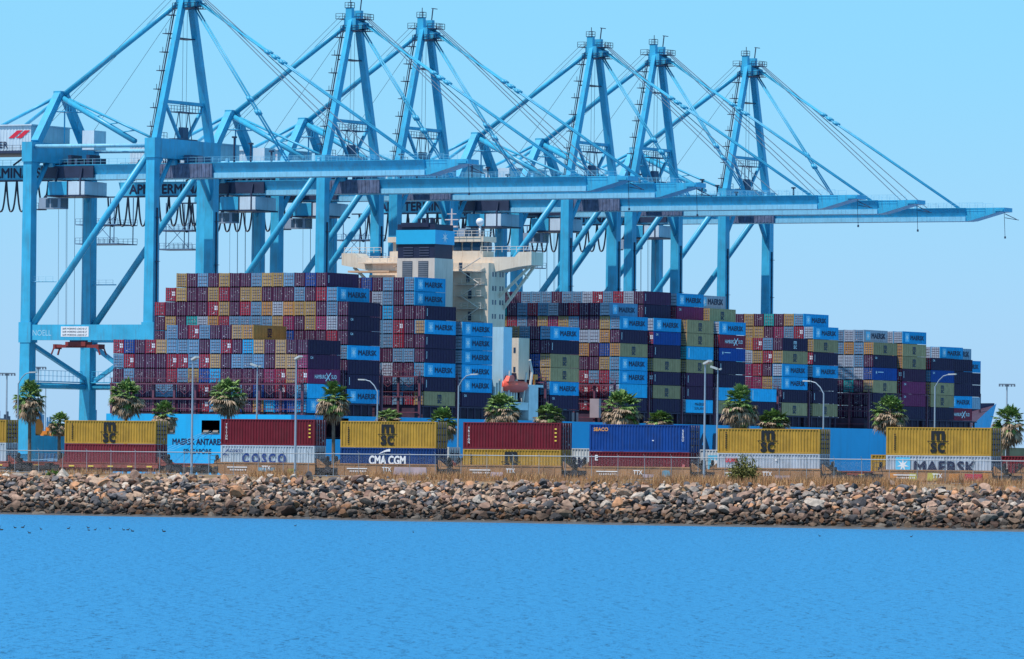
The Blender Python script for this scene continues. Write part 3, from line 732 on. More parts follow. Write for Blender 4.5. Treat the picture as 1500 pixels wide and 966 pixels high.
    b.box(-1.5,1.5,-3.5,4.5,78,78.15); b.railing((-1.5,-3.5,78.1),(-1.5,4.5,78.1),1.4,1.1,0.09); b.railing((1.5,-3.5,78.1),(1.5,4.5,78.1),1.4,1.1,0.09); b.railing((-2,-9,72.4),(-2,-3,72.4),1.4,1.1,0.09)
    part('hoist_machinery', b, mat('machinery_blue_grey',(0.045,0.085,0.16)), cr)
    b = MB()
    for k in range(9): b.box(-33+k*1.5,-32.2+k*1.5,-2,2,ZT+0.1,ZT+0.8+0.7*((k*5) % 3))
    b.box(-33,-20,-3.1,-2.6,ZT-2.6,ZT-0.2)
    part('trolley_gear', b, dark_steel, cr)
    # trolley and driver's cab
    b = MB(); b.m = 0; b.box(-30.5,-25.6,-4.2,4.2,61.2,64.0); b.m = 1; b.box(-25.6,-21.4,-4.2,4.2,61.2,64.0); b.m = 2; b.box(-25.75,-25.45,-4.3,4.3,61.1,64.1); b.box(-30.9,-21.0,-4.5,4.5,60.9,61.2); b.box(-22.6,-22.3,-4.3,4.3,61.1,64.1)
    for u in (-29,-23): b.beam((u,-3.5,64),(u+0.3,-3.2,66.8),0.35)
    tr = part('trolley', b, [crane_blue, crane_white, dark_steel], cr)
    b = MB(); b.m = 0; b.box(-33.0,-27.6,-3.8,-0.8,58.4,60.7); b.m = 1; b.box(-31.2,-30.3,-3.86,-3.8,58.7,60.4); b.box(-29.9,-28.3,-3.86,-3.8,58.7,60.4); b.box(-27.6,-27.54,-3.6,-1,58.7,60.4); b.m = 2; b.railing((-35,-3.8,58.4),(-33,-3.8,58.4),1.2,0.7,0.08); b.beam((-32.5,-2.5,60.7),(-31,-3,62),0.3); b.box(-35,-33,-3.8,-0.8,58.2,58.4)
    part('cab', b, [mat('cab_grey',(0.24,0.30,0.40)), glass, dark_steel], tr)
    b = MB()
    for u in (-29.5,-27.6,-25.5,-23.6):
        for v in (-1.6,1.6): b.tube([(u,v,61),(u+0.3,v,31.6)],0.045,4)
    part('spreader_ropes', b, rope_mat, tr)
    b = MB()
    for k in range(11):
        u0 = -60+k*2.65; dp = 6.3 if k not in (9,10) else 4.6
        pts = [(u0+2.5*i/10, -3.3, ZB-0.2-dp*(1-abs(2*i/10-1)**2.6)) for i in range(11)]
        b.tube(pts,0.21,5)
    part('festoon_cables', b, cable_mat, cr)
    b = MB(); b.beam((-62,-3.3,ZB-0.1),(-30,-3.3,ZB-0.1),0.3,0.3); part('festoon_track', b, dark_steel, cr)
    # machinery house and rear platform
    b = MB(); b.m = 0; b.box(-52,-33,-7,7.5,70.4,75.6); b.box(-52.4,-32.6,-7.4,7.9,75.6,75.85)
    for k in range(24): b.box(-51.8+k*0.78,-51.5+k*0.78,-7.06,-7,70.5,75.5)
    mh = part('machinery_house', b, crane_white, cr)
    b = MB(); b.m = 0
    for k in (0,1): b.add([(-38.6+k*1.9,-7.12,73.0),(-37.2+k*1.9,-7.12,73.0),(-35.0+k*1.9,-7.12,74.6),(-36.4+k*1.9,-7.12,74.6)],[(0,1,2,3)])
    part('house_emblem', b, red_mark, mh)
    b = MB(); put_text(b,'A.P. MOLLER',1.3,(-50.2,-7.12,71.0),bold=0.02,width=11.5); part('house_lettering', b, navy_mark, mh)
    b = MB(); b.box(-54,-31,-7.6,8,69.9,70.4); b.railing((-54,-7.6,70.4),(-31,-7.6,70.4),1.1,2,0.07)
    for u in (-50,-36): b.beam((u,-3,70),(u,-2.6,67.4),0.5); b.beam((u,3,70),(u,2.6,67.4),0.5); b.beam((u-4,-3,67.6),(u,-3,70),0.3)
    part('house_platform', b, dark_steel, cr)
    b = MB(); b.box(-23.2,-20.3,-2.5,2.0,70.6,74.6); part('electrical_hut', b, crane_white, cr)
    b = MB()
    for zz in (54.0,58.2):
        b.box(-68,-57,-4,4,zz,zz+0.2)
        b.railing((-68,-4,zz+0.2),(-57,-4,zz+0.2),1.2,1.2,0.07); b.railing((-68,4,zz+0.2),(-57,4,zz+0.2),1.2,1.2,0.07)
    for u in (-64,-58): b.beam((u,-3.8,54),(u,-3.8,64.4),0.16); b.beam((u,3.8,54),(u,3.8,64.4),0.16)
    b.beam((-64,-3.8,54.4),(-58,-3.8,60),0.11); b.beam((-58,-3.8,54.4),(-64,-3.8,60),0.11)
    part('rear_platform', b, mat('platform_blue_grey',(0.07,0.13,0.24)), cr)
    return cr
CR = [(270,48.92),(516,115.63),(621,145.88),(869,222.02),(961,252.08),(1096,298.13)]
cr0 = make_crane()
CLAB = ['nearest blue quayside crane at far left, landside legs clear of the ship stern',
        'second blue crane from the left, mast rising above the tall stern stacks',
        'third blue crane from the left, mast just left of the beige ship tower',
        'fourth blue crane from the left, mast just right of the beige ship tower',
        'fifth blue crane from the left, second last along the quay',
        'farthest blue quayside crane at the right end, its boom tip reaching furthest right']
kids = kid_table(); crane_objs = []
DZ = [0,-0.4,-0.5,0.1,0.2,0.3]; DB = [1.4,0.2,-0.6,-0.4,-0.3,-0.4]
for i, (pxx, a) in enumerate(CR):
    o = cr0 if i == 0 else copy_tree(cr0, kids)
    o.location = ship(a, 60.9, DZ[i]); o.rotation_euler = (0,0,-TH)
    tag(o, CLAB[i], 'crane', 'blue container cranes along the quay'); crane_objs.append(o)
# name and notice boards only the nearest crane shows
b = MB(); b.m = 0; b.box(-21.4,-14.6,-12.24,-12.2,31.6,33.7); b.m = 1
for k in range(3):
    put_text(b, 'SAFE WORKING LOAD 65 LT', 0.36, (-21.0,-12.26,31.8+k*0.64), bold=0.01, width=6.0)
part('notice_board', b, [white_mark, navy_mark], crane_objs[0])
b = MB(); put_text(b, 'NOELL', 1.2, (-28.4,-12.23,31.8), bold=0.0, width=4.6); part('maker_lettering', b, mat('pale_blue_vinyl',(0.30,0.55,0.72)), crane_objs[0])
# red spreader slung under the nearest crane's trolley
p = ship(CR[0][1], 60, 28.4); sp = empty('spreader', p, -TH, 'red container spreader hanging under the nearest crane beside its portal beam', 'spreader')
b = MB(); b.box(-31.4,-20.4,-1.0,-0.6,1.2,1.8); b.box(-31.4,-20.4,0.6,1.0,1.2,1.8)
for u in (-31.6,-20.9): b.box(u,u+0.6,-1.2,1.2,0.9,1.9)
b.box(-28.5,-23.5,-1.3,1.3,1.5,2.4); part('frame', b, spreader_red, sp)
for u in (-31.5,-20.4):
    for v in (-1.1,1.1):
        b = MB(); b.beam((u,v,1.0),(u-0.5 if u < -25 else u+0.5,v*1.12,-0.3),0.3,0.25); part('flipper_arm', b, spreader_red, sp)
b = MB(); b.box(-27.6,-24.4,-1.0,1.0,2.4,3.0)
for u in (-27.2,-25.8,-24.8): b.tube([(u,-0.9,2.9),(u,0.9,2.9)],0.45,8)
part('sheave_block', b, dark_steel, sp)

# ------------------------------------------------------------------ railway
GZ = 4.1
rust = mat('rusty_brown_steel', (0.30,0.155,0.075), 0.8, 0.25, 0.08, 0.5, 0.7, dirtcol=(0.13,0.07,0.05))
rust_red = mat('oxide_red_steel', (0.24,0.06,0.05), 0.75, 0.2, 0, 0.4, 0.7)
bogie_dark = mat('bogie_grime', (0.028,0.026,0.032), 0.8, 0.3)
wheel_steel = mat('wheel_steel', (0.10,0.075,0.06), 0.5, 0.2)
def corrug_body(name, H, m):
    """corrugated steel container with posts, rails, castings; long side y=0 faces the water"""
    b = MB(); per = 0.36; dep = 0.10; n = int((CL-0.4)/per); x0 = (CL-n*per)/2
    for ys, sg in ((0.02,1),(CW-0.02,-1)):
        pr = []
        for i in range(n):
            x = x0+i*per
            pr += [(x, ys+sg*dep), (x+per*0.25, ys+sg*dep), (x+per*0.5, ys), (x+per*0.75, ys)]
        pr.append((x0+n*per, ys+sg*dep))
        k = len(pr)
        b.add([(p[0],p[1],0.16) for p in pr]+[(p[0],p[1],H-0.10) for p in pr], [(i,i+1,i+1+k,i+k) if sg > 0 else (i+k,i+1+k,i+1,i) for i in range(k-1)])
    b.box(0.05,CL-0.02,0.10,CW-0.10,0.14,H-0.06)
    for x in np.arange(0.5,CL-0.5,0.6): b.box(x,x+0.3,0.12,CW-0.12,H-0.061,H-0.03)
    for y0, y1 in ((0,0.15),(CW-0.15,CW)):
        for xa, xb in ((0,0.2),(CL-0.2,CL)): b.box(xa,xb,y0,y1,0,H)
        b.box(0.2,CL-0.2,y0+0.01,y1-0.01,0.0,0.17); b.box(0.2,CL-0.2,y0+0.01,y1-0.01,H-0.11,H-0.005)
    for x in (0,CL-0.12): b.box(x,x+0.12,0.15,CW-0.15,0.0,0.14); b.box(x,x+0.12,0.15,CW-0.15,H-0.12,H-0.004)
    return b.mesh(name, m)
def tmat(key, col): return mat('train_paint_'+key, col, 0.6, 0.14, 0.04, 0.75, 0.9, streak=True, dirtcol=tuple(c*0.4+0.025 for c in col), spec=0.2)
TM = dict(Y=tmat('mustard',(0.42,0.245,0.04)), M=tmat('maroon',(0.145,0.012,0.024)), R=tmat('brick_red',(0.19,0.025,0.040)), W=tmat('grey_white',(0.42,0.49,0.57)),
          N=tmat('navy',(0.006,0.040,0.17)), U=tmat('royal',(0.006,0.055,0.26)), S=tmat('white',(0.60,0.64,0.68)), V=tmat('pale_grey',(0.42,0.46,0.54)))
def m_sc(b, H, x):
    y = -0.03; b.m = 0
    block_m(b, x, y, H*0.5+0.12, 1.6, 0.98); put_text(b, 'sc', 0.98, (x-0.02,y,H*0.5-1.13), width=1.6, bold=0.06)
    b.box(x-0.45,x+2.05,y-0.003,y+0.02,H*0.5-0.02,H*0.5+0.05)
def vert_text(b, st, x, H, h=0.34):
    n = len(st)
    for i, ch in enumerate(st): put_text(b, ch, h, (x,-0.03,H-0.45-(i+1)*(h+0.07)), bold=0.02, centre=True)
def side_text(b, H, kind):
    y = -0.03
    if kind == 'msc':
        m_sc(b, H, 5.25)
        for i in range(9): b.box(0.95,1.12,y,y+0.01,0.5+i*0.2,0.63+i*0.2)
        return [black_mark]
    if kind == 'triton':
        vert_text(b, 'TRITON', 0.75, H, 0.24); b.m = 1
        for i in range(4): b.box(CL-0.75,CL-0.5,y,y+0.01,H-0.75-i*0.42,H-0.6-i*0.42)
        return [white_mark, yellow_mark]
    if kind == 'cosco':
        put_text(b, 'COSCO', 1.0, (2.9,y,0.95), bold=0.06, width=5.6, spacing=1.4); put_text(b, 'COSCO', 0.34, (1.2,y,H-0.8), bold=0.02)
        b.beam((0.35,y,H-1.05),(1.05,y,H-0.4),0.01,0.1); b.box(0.3,1.1,y,y+0.01,H-1.12,H-1.05)
        return [mat('cosco_navy',(0.01,0.04,0.2))]
    if kind == 'cma':
        put_text(b, 'CMA CGM', 0.92, (3.75,y,0.95), bold=0.05, width=4.6)
        pts = [(4.9+i*0.25, y, 2.05+0.45*math.sin(min(1.4,i*0.26))) for i in range(7)]
        for i in range(6): b.beam(pts[i],pts[i+1],0.012,0.05+0.045*i)
        return [white_mark]
    if kind == 'seaco':
        put_text(b, 'SEACO', 0.36, (0.55,y,H-0.72), bold=0.03, width=1.75); b.m = 1; vert_text(b, 'SEGU', CL-0.75, H, 0.26); b.box(7.7,7.9,y,y+0.01,1.15,1.25)
        return [orange_mark, white_mark]
    if kind == 'caih':
        put_text(b, 'E', 0.55, (0.75,y,H-0.95), bold=0.03); b.m = 1; b.beam((CL-0.9,y,0.3),(CL-0.6,y,1.3),0.01,0.3); return [white_mark, mat('faded_pink',(0.45,0.12,0.13))]
    if kind == 'apl':
        put_text(b, 'DOWL', 0.50, (1.05,y,H-0.95), bold=0.05, width=1.45); b.m = 1; b.box(6.9,7.15,y,y+0.01,H-0.75,H-0.5)
        return [red_mark, white_mark]
    if kind == 'maersk':
        put_text(b, 'MAERSK', 1.15, (3.35,y,0.75), bold=0.05, width=7.1); b.m = 1; b.box(1.15,2.85,y-0.002,y+0.012,0.75,2.3); b.m = 2; star(b,2.0,1.5,0.75,y-0.02)
        return [navy_mark, star_blue, white_mark]
    if kind == 'tex': vert_text(b, 'TEXU', 0.75, H, 0.3); return [white_mark]
    return None
HB = {}
def train_box(colkey, H, t, n, z, kind, lab, name='shipping_container', facing=True):
    k = (colkey, H)
    if k not in HB: HB[k] = corrug_body('corrugated_body', H, TM[colkey])
    o = link(name, HB[k]); o.location = rail(t, n, z); o.rotation_euler = (0,0,ROT_T)
    dk = ('T', colkey, H)
    if dk not in DOOR: DOOR[dk] = door_mesh('container_door', H, TM[colkey], 3+len(DOOR) % 3, flip=1)
    link('container_doors', DOOR[dk], o)
    b = MB(); ms_ = side_text(b, H, kind)
    if ms_: link('lettering', b.mesh('side_lettering', ms_), o)
    return tag(o, lab, 'container', 'containers on the railway wagons')
ZB_ = 4.92
TR = [ # start, base z, lower (col,H,kind,label), upper
 (-13.9, ('W',2.9,'','pale grey container low at the left edge of the picture'), ('Y',2.59,'msc','mustard container cut off by the left edge, above a pale one')),
 (6.24, ('R',2.9,'','brick red container on the wagon at far left, under a mustard one'), ('Y',2.59,'msc','mustard container with black letters, on the leftmost full wagon above brick red')),
 (27.06,('W',2.88,'cosco','grey white container with spaced navy letters COSCO, under a maroon one'), ('M',2.9,'triton','maroon container on top of the white one lettered COSCO')),
 (42.59,('N',2.75,'cma','navy container with white letters CMA CGM, under a mustard one'), ('Y',2.9,'msc','mustard container with black letters, on top of the navy CMA CGM one')),
 (58.19,('Y',2.72,'msc','mustard container low in a wagon under a maroon one, logo half hidden'), ('M',2.9,'triton','maroon container stacked on a mustard one near the picture centre')),
 (73.91,('M',2.6,'caih','dark red container low in a wagon, under the royal blue one'), ('U',2.9,'seaco','royal blue container with small orange letters, on top of a dark red one')),
 (89.51,('V',2.55,'apl','pale grey container with small red lettering, behind the green bush'), ('Y',2.62,'msc','mustard container with black letters, above the pale grey one with red lettering')),
 (109.52,('V',2.52,'maersk','pale grey container lettered MAERSK with a star emblem, lowest at right'), ('Y',2.93,'msc','scuffed mustard container with black letters, on top of the MAERSK one at right')),
 (125.6,('Y',2.6,'','mustard container low at the right edge under a maroon one'), ('M',2.9,'','maroon container cut off by the right edge of the picture')),
]
for t0, lo, up in TR:
    train_box(lo[0], lo[1], t0, 0, ZB_, lo[2], lo[3])
    train_box(up[0], up[1], t0, 0, ZB_+lo[1]+0.02, up[2], up[3])
# second track behind: single white, yellow and red boxes seen in the gaps
N2 = 5.5
for px0, ck, kind, lab in ((1026,'S','maersk','white container with blue star panel, seen in the gap left of the bush'),
                           (741,'S','maersk','white container on the back track with dark letters, seen right of a maroon one'),
                           (521,'S','','plain white container on the back track right of the navy one'),
                           ):
    train_box(ck, 2.9, rail_t(px0, N2), N2, 4.95, kind, lab)
train_box('Y', 2.55, rail_t(1278, N2), N2, 4.95, '', 'mustard container end peeping out left of the MAERSK lettered one')
train_box('R', 2.9, rail_t(1468, N2), N2, 4.6, 'tex', 'red container on the back track under the palm at the right edge')
# wagons
def bogie(parent, t):
    b = MB(); b.box(t-1.3,t+1.3,0.15,0.42,0.55,0.95); b.box(t-1.3,t+1.3,2.02,2.29,0.55,0.95); b.box(t-0.35,t+0.35,0.05,2.4,0.5,1.15)
    for k in (-1.3,1.3): b.box(t+k-0.3,t+k+0.3,0.1,0.48,0.35,0.85)
    for k in (-0.4,0,0.4): b.tube([(t+k*0.6,0.22,0.45),(t+k*0.6,0.22,1.0)],0.12,6)
    bo = part('bogie', b, bogie_dark, parent)
    for k in (-0.9,0.9):
        b = MB()
        for y in (0.32,2.0): b.tube([(t+k,y,0.46),(t+k,y+0.13,0.46)],0.46,14)
        b.tube([(t+k,0.3,0.46),(t+k,2.1,0.46)],0.09,6); part('wheelset', b, wheel_steel, bo)
def wagon(t0, kind, lab, gap_next, seed, n=0):
    rd = random.Random(seed)
    w = empty('well_wagon', rail(t0, n, GZ+0.28), ROT_T, lab, 'rail wagon', 'wagons of the container train')
    m = rust if kind == 'well' else rust_red
    b = MB()
    if kind == 'well':
        for y0, y1 in ((-0.16,-0.06),(CW+0.06,CW+0.16)):
            b.prism([(-0.2,0.35),(0.5,0.0),(CL-0.5,0.0),(CL+0.2,0.35),(CL+0.2,1.42),(-0.2,1.42)],'y',y0,y1)
            b.box(-0.25,CL+0.25,y0-0.06,y1+0.06,1.42,1.56); b.box(0.3,CL-0.3,y0-0.05,y1+0.05,-0.02,0.10)
            for k in range(9): b.box(0.6+k*1.36,0.68+k*1.36,y0-0.05,y0,0.1,1.42)
        b.box(0,CL,0.0,CW,0.1,0.25)
    else:
        for y0, y1 in ((-0.2,0.0),(CW,CW+0.2)): b.box(-0.5,CL+0.5,y0,y1,0.75,1.25); b.box(-0.6,CL+0.6,y0-0.05,y1+0.05,1.25,1.36)
        b.box(0,CL,0.3,CW-0.3,0.35,0.7)
        for k in range(10): b.box(0.4+k*1.2,0.55+k*1.2,-0.22,-0.2,0.72,1.3)
    part('side_sill', b, m, w)
    for e, s in ((-0.2,-1),(CL+0.2,1)):
        b = MB(); b.box(*sorted((e,e+s*1.3)),0.1,CW-0.1,1.05,1.3); b.prism([(e,1.3),(e+s*1.0,1.3),(e,2.0)] if s < 0 else [(e,1.3),(e,2.0),(e+s*1.0,1.3)],'y',0.2,0.5)
        b.prism([(e,1.3),(e+s*1.0,1.3),(e,2.0)] if s < 0 else [(e,1.3),(e,2.0),(e+s*1.0,1.3)],'y',CW-0.5,CW-0.2)
        part('end_platform', b, m, w)
        b = MB(); b.railing((e+s*0.3,0.0,1.3),(e+s*1.2,0.0,1.3),0.95,0.5,0.05); b.tube([(e+s*0.9,1.0,1.3),(e+s*0.9,1.0,2.1)],0.04,5); b.tube([(e+s*0.85,1.0,2.05),(e+s*0.95,1.0,2.05)],0.32,10); b.box(*sorted((e+s*0.1,e+s*0.7)),0.05,0.5,0.75,1.05); b.box(*sorted((e+s*0.5,e+s*1.1)),0.7,1.5,1.3,1.75)
        part('brake_gear', b, bogie_dark, w)
    if gap_next: bogie(w, CL+1.7)
    if gap_next == 2: bogie(w, CL+5.6)
    b = MB(); b.m = 0
    if kind == 'well':
        put_text(b, 'TTX', 0.45, (5.6,-0.30,0.72), bold=0.03, width=1.1)
        b.box(1.0,3.6,-0.235,-0.225,0.95,1.05)
        for k in range(10): b.box(1.4+k*0.22,1.5+k*0.22,-0.236,-0.226,0.62,0.8)
        part('stencil_marks', b, white_mark, w)
        g = MB(); cols = [mat('spray_pink',(0.42,0.32,0.36),0.7,0.3), mat('spray_blue',(0.12,0.26,0.36),0.7,0.3), mat('spray_olive',(0.34,0.30,0.06),0.7,0.3), mat('spray_red',(0.42,0.03,0.06),0.7,0.3), mat('spray_orange',(0.5,0.2,0.05),0.7,0.3)]
        for (x, wd, z, hh, ci) in GRAF.get(seed, []):
            g.m = ci; q = [(x+rd.uniform(-.1,.1), z), (x+wd*0.5, z-0.08), (x+wd, z+rd.uniform(0,.1)), (x+wd-rd.uniform(0,.2), z+hh), (x+wd*0.5, z+hh+rd.uniform(-.06,.06)), (x+0.1, z+hh)]
            g.prism(q,'y',-0.228,-0.222)
        if g.f: part('graffiti', g, cols, w)
    else:
        for k in range(5): b.box(0.8+k*2.6,1.5+k*2.6,-0.26,-0.25,0.85,1.0)
        part('stencil_marks', b, yellow_mark, w)
    return w
GRAF = {3:[(7.0,4.2,0.35,0.85,0)], 5:[(9.0,1.1,0.55,0.6,1),(6.6,1.5,0.4,0.35,0)], 7:[(2.8,1.0,0.5,0.7,2),(4.9,1.3,0.45,0.8,2),(7.4,1.2,0.4,0.8,4),(9.2,2.2,0.3,0.9,3),(11.2,0.9,0.7,0.6,4),(0.4,1.1,0.7,0.5,4)], 2:[(5.0,2.2,0.6,0.4,1),(8.8,1.3,0.2,0.7,2)], 6:[(6.9,2.0,0.3,0.5,0)], 4:[(3.6,1.6,0.3,0.5,0)]}
WL = ['red framed wagon under the cut-off stack at the left edge', 'thin red framed wagon under the brick red container', 'rusty well wagon under the COSCO lettered container',
      'rusty well wagon with pink paint, under the navy CMA CGM container', 'rusty well wagon under the maroon over mustard stack', 'rusty well wagon with a pale blue patch, under the dark red container',
      'rusty well wagon behind the green bush', 'rusty well wagon with red and yellow graffiti, under the MAERSK container', 'rusty well wagon at the right edge of the picture']
for i, (t0, lo, up) in enumerate(TR):
    wagon(t0, 'well' if i > 1 else 'flat', WL[i], 2 if i in (0,1,6) else 1, i)
for px0, lab in ((-10,'empty flat wagon on the back track at the far left'),(215,'empty flat wagon on the back track below the ship stern'),(521,'flat wagon on the back track under a plain white container'),(741,'flat wagon on the back track behind the maroon over mustard stack'),
                 (1026,'flat wagon on the back track behind the green bush'),(1188,'empty flat wagon on the back track in the gap right of the bush'),(1330,'flat wagon on the back track behind the MAERSK container'),(1468,'flat wagon on the back track under a red container')):
    wagon(rail_t(px0, N2), 'flat', lab, 1, 50, N2)
# track
b = MB()
for n in (0.42,2.0): b.box(-140,260,n-0.035,n+0.035,GZ+0.12,GZ+0.28)
for n in (N2+0.42,N2+2.0): b.box(-140,260,n-0.035,n+0.035,GZ+0.12,GZ+0.28)
o = part('railway_track', b, wheel_steel, None); o.location = rail(0,0,0); o.rotation_euler = (0,0,ROT_T); tag(o, kind='structure')
b = MB(); b.prism([(-1.4,GZ-0.2),(-0.6,GZ+0.14),(9.0,GZ+0.14),(10,GZ-0.2)],'x',-140,260)
o = part('ballast', b, mat('ballast_stone',(0.16,0.12,0.10),0.9,0.4,scale=4), None); o.location = rail(0,0,0); o.rotation_euler = (0,0,ROT_T); tag(o, kind='structure')

# ------------------------------------------------------------------ ground, embankment, water, quay
def sheet(name, pts, m, kind='structure'):
    b = MB(); b.add(pts, [tuple(range(len(pts)))]); o = part(name, b, m, None); tag(o, kind=kind); return o
rubble = mat('rubble_bed', (0.05,0.04,0.035), 0.95, 0.5, scale=1.5)
earth = mat('dry_earth', (0.22,0.14,0.08), 0.95, 0.3, 0, 0.4, 0.5, bump=0.3, dirtcol=(0.17,0.10,0.06))
b = MB()
ts = np.linspace(-160, 280, 90)
prof = [(-29.2,-1.2),(-27.2,0.25),(-22,1.9),(-17,3.45),(-14.3,4.1),(-9,4.5),(-4,4.3),(-1.5,4.1),(60,4.1),(64,-1)]
vs = []; rd = random.Random(3)
for t in ts:
    for n, z in prof: vs.append((t, n + (rd.uniform(-.4,.4) if n < -15 else 0) - (0.025*max(0,t-60) if n < -20 else 0), z + (rd.uniform(-.1,.1) if -28 < n < -10 else 0)))
k = len(prof)
b.add(vs, [(i*k+j, (i+1)*k+j, (i+1)*k+j+1, i*k+j+1) for i in range(len(ts)-1) for j in range(k-1)])
b.mi = [1 if f % (k-1) < 3 else 0 for f in range(len(b.f))]
o = part('embankment', b, [earth, rubble], None); o.location = rail(0,0,0); o.rotation_euler = (0,0,ROT_T); tag(o, kind='structure')
b = MB(); b.box(-160,280,12,16,GZ+0.004,GZ+0.05); b.box(-160,280,24.5,25.0,GZ,GZ+0.13)
o = part('pavement', b, mat('pale_concrete',(0.33,0.31,0.28),0.9), None); o.location = rail(0,0,0); o.rotation_euler = (0,0,ROT_T); tag(o, kind='structure')
b = MB(); b.box(-160,280,16.0,24.5,GZ-0.02,GZ+0.012); o = part('road', b, mat('asphalt',(0.05,0.05,0.052),0.9), None); o.location = rail(0,0,0); o.rotation_euler = (0,0,ROT_T); tag(o, kind='structure')
conc = mat('quay_concrete', (0.30,0.29,0.27), 0.9, 0.15, scale=0.05)
b = MB(); b.box(-700,2500,52,2600,-3,4.0); o = part('quay', b, conc, None); o.location = ship(0,0,0); o.rotation_euler = (0,0,ROT_SHIP); tag(o, kind='structure')
# water
wm = bpy.data.materials.new('sea_water'); N, L = nt(wm)
N.remove(N['Principled BSDF'])
df = N.new('ShaderNodeBsdfDiffuse'); df.inputs['Color'].default_value = (0.022,0.178,0.40,1)
gl = N.new('ShaderNodeBsdfGlossy'); gl.inputs['Color'].default_value = (0.52,0.78,0.88,1); gl.inputs['Roughness'].default_value = 0.22
mxs = N.new('ShaderNodeMixShader'); mxs.inputs[0].default_value = 0.30
L.new(df.outputs[0], mxs.inputs[1]); L.new(gl.outputs[0], mxs.inputs[2]); L.new(mxs.outputs[0], N['Material Output'].inputs['Surface'])
ge = N.new('ShaderNodeNewGeometry')
def wave(scale, sx, sy, dist, prev=None, detail=3):
    mp = N.new('ShaderNodeMapping'); mp.inputs['Scale'].default_value = (sx, sy, 1); L.new(ge.outputs['Position'], mp.inputs['Vector'])
    n = N.new('ShaderNodeTexNoise'); n.inputs['Scale'].default_value = scale; n.inputs['Detail'].default_value = detail; L.new(mp.outputs[0], n.inputs['Vector'])
    bp = N.new('ShaderNodeBump'); bp.inputs['Distance'].default_value = dist; bp.inputs['Strength'].default_value = 1.0; L.new(n.outputs['Fac'], bp.inputs['Height'])
    if prev is not None: L.new(prev.outputs[0], bp.inputs['Normal'])
    return bp
w1 = wave(1.0, 0.6, 0.26, 0.72, None, 2); w2 = wave(1.0, 1.9, 0.62, 0.60, w1, 3)
L.new(w2.outputs[0], df.inputs['Normal']); L.new(w2.outputs[0], gl.inputs['Normal'])
sheet('water', [(-20000,-400,0),(20000,-400,0),(20000,40000,0),(-20000,40000,0)], wm)

b = MB(); rd = random.Random(12); vs = []  # brown sheet on the water, painted in place of the rocks' reflection
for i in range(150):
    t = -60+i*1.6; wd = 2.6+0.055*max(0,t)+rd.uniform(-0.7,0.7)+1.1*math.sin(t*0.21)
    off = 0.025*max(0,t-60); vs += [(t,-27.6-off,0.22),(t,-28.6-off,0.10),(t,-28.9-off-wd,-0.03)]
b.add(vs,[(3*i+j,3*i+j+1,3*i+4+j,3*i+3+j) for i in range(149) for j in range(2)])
o = part('shore_reflection', b, mat('reflection_brown', (0.085,0.062,0.050), 0.35, 0.45, 0, 0.6, 0.5, dirtcol=(0.20,0.20,0.22), spec=0.5), None); o.location = rail(0,0,0); o.rotation_euler = (0,0,ROT_T); tag(o, kind='structure')

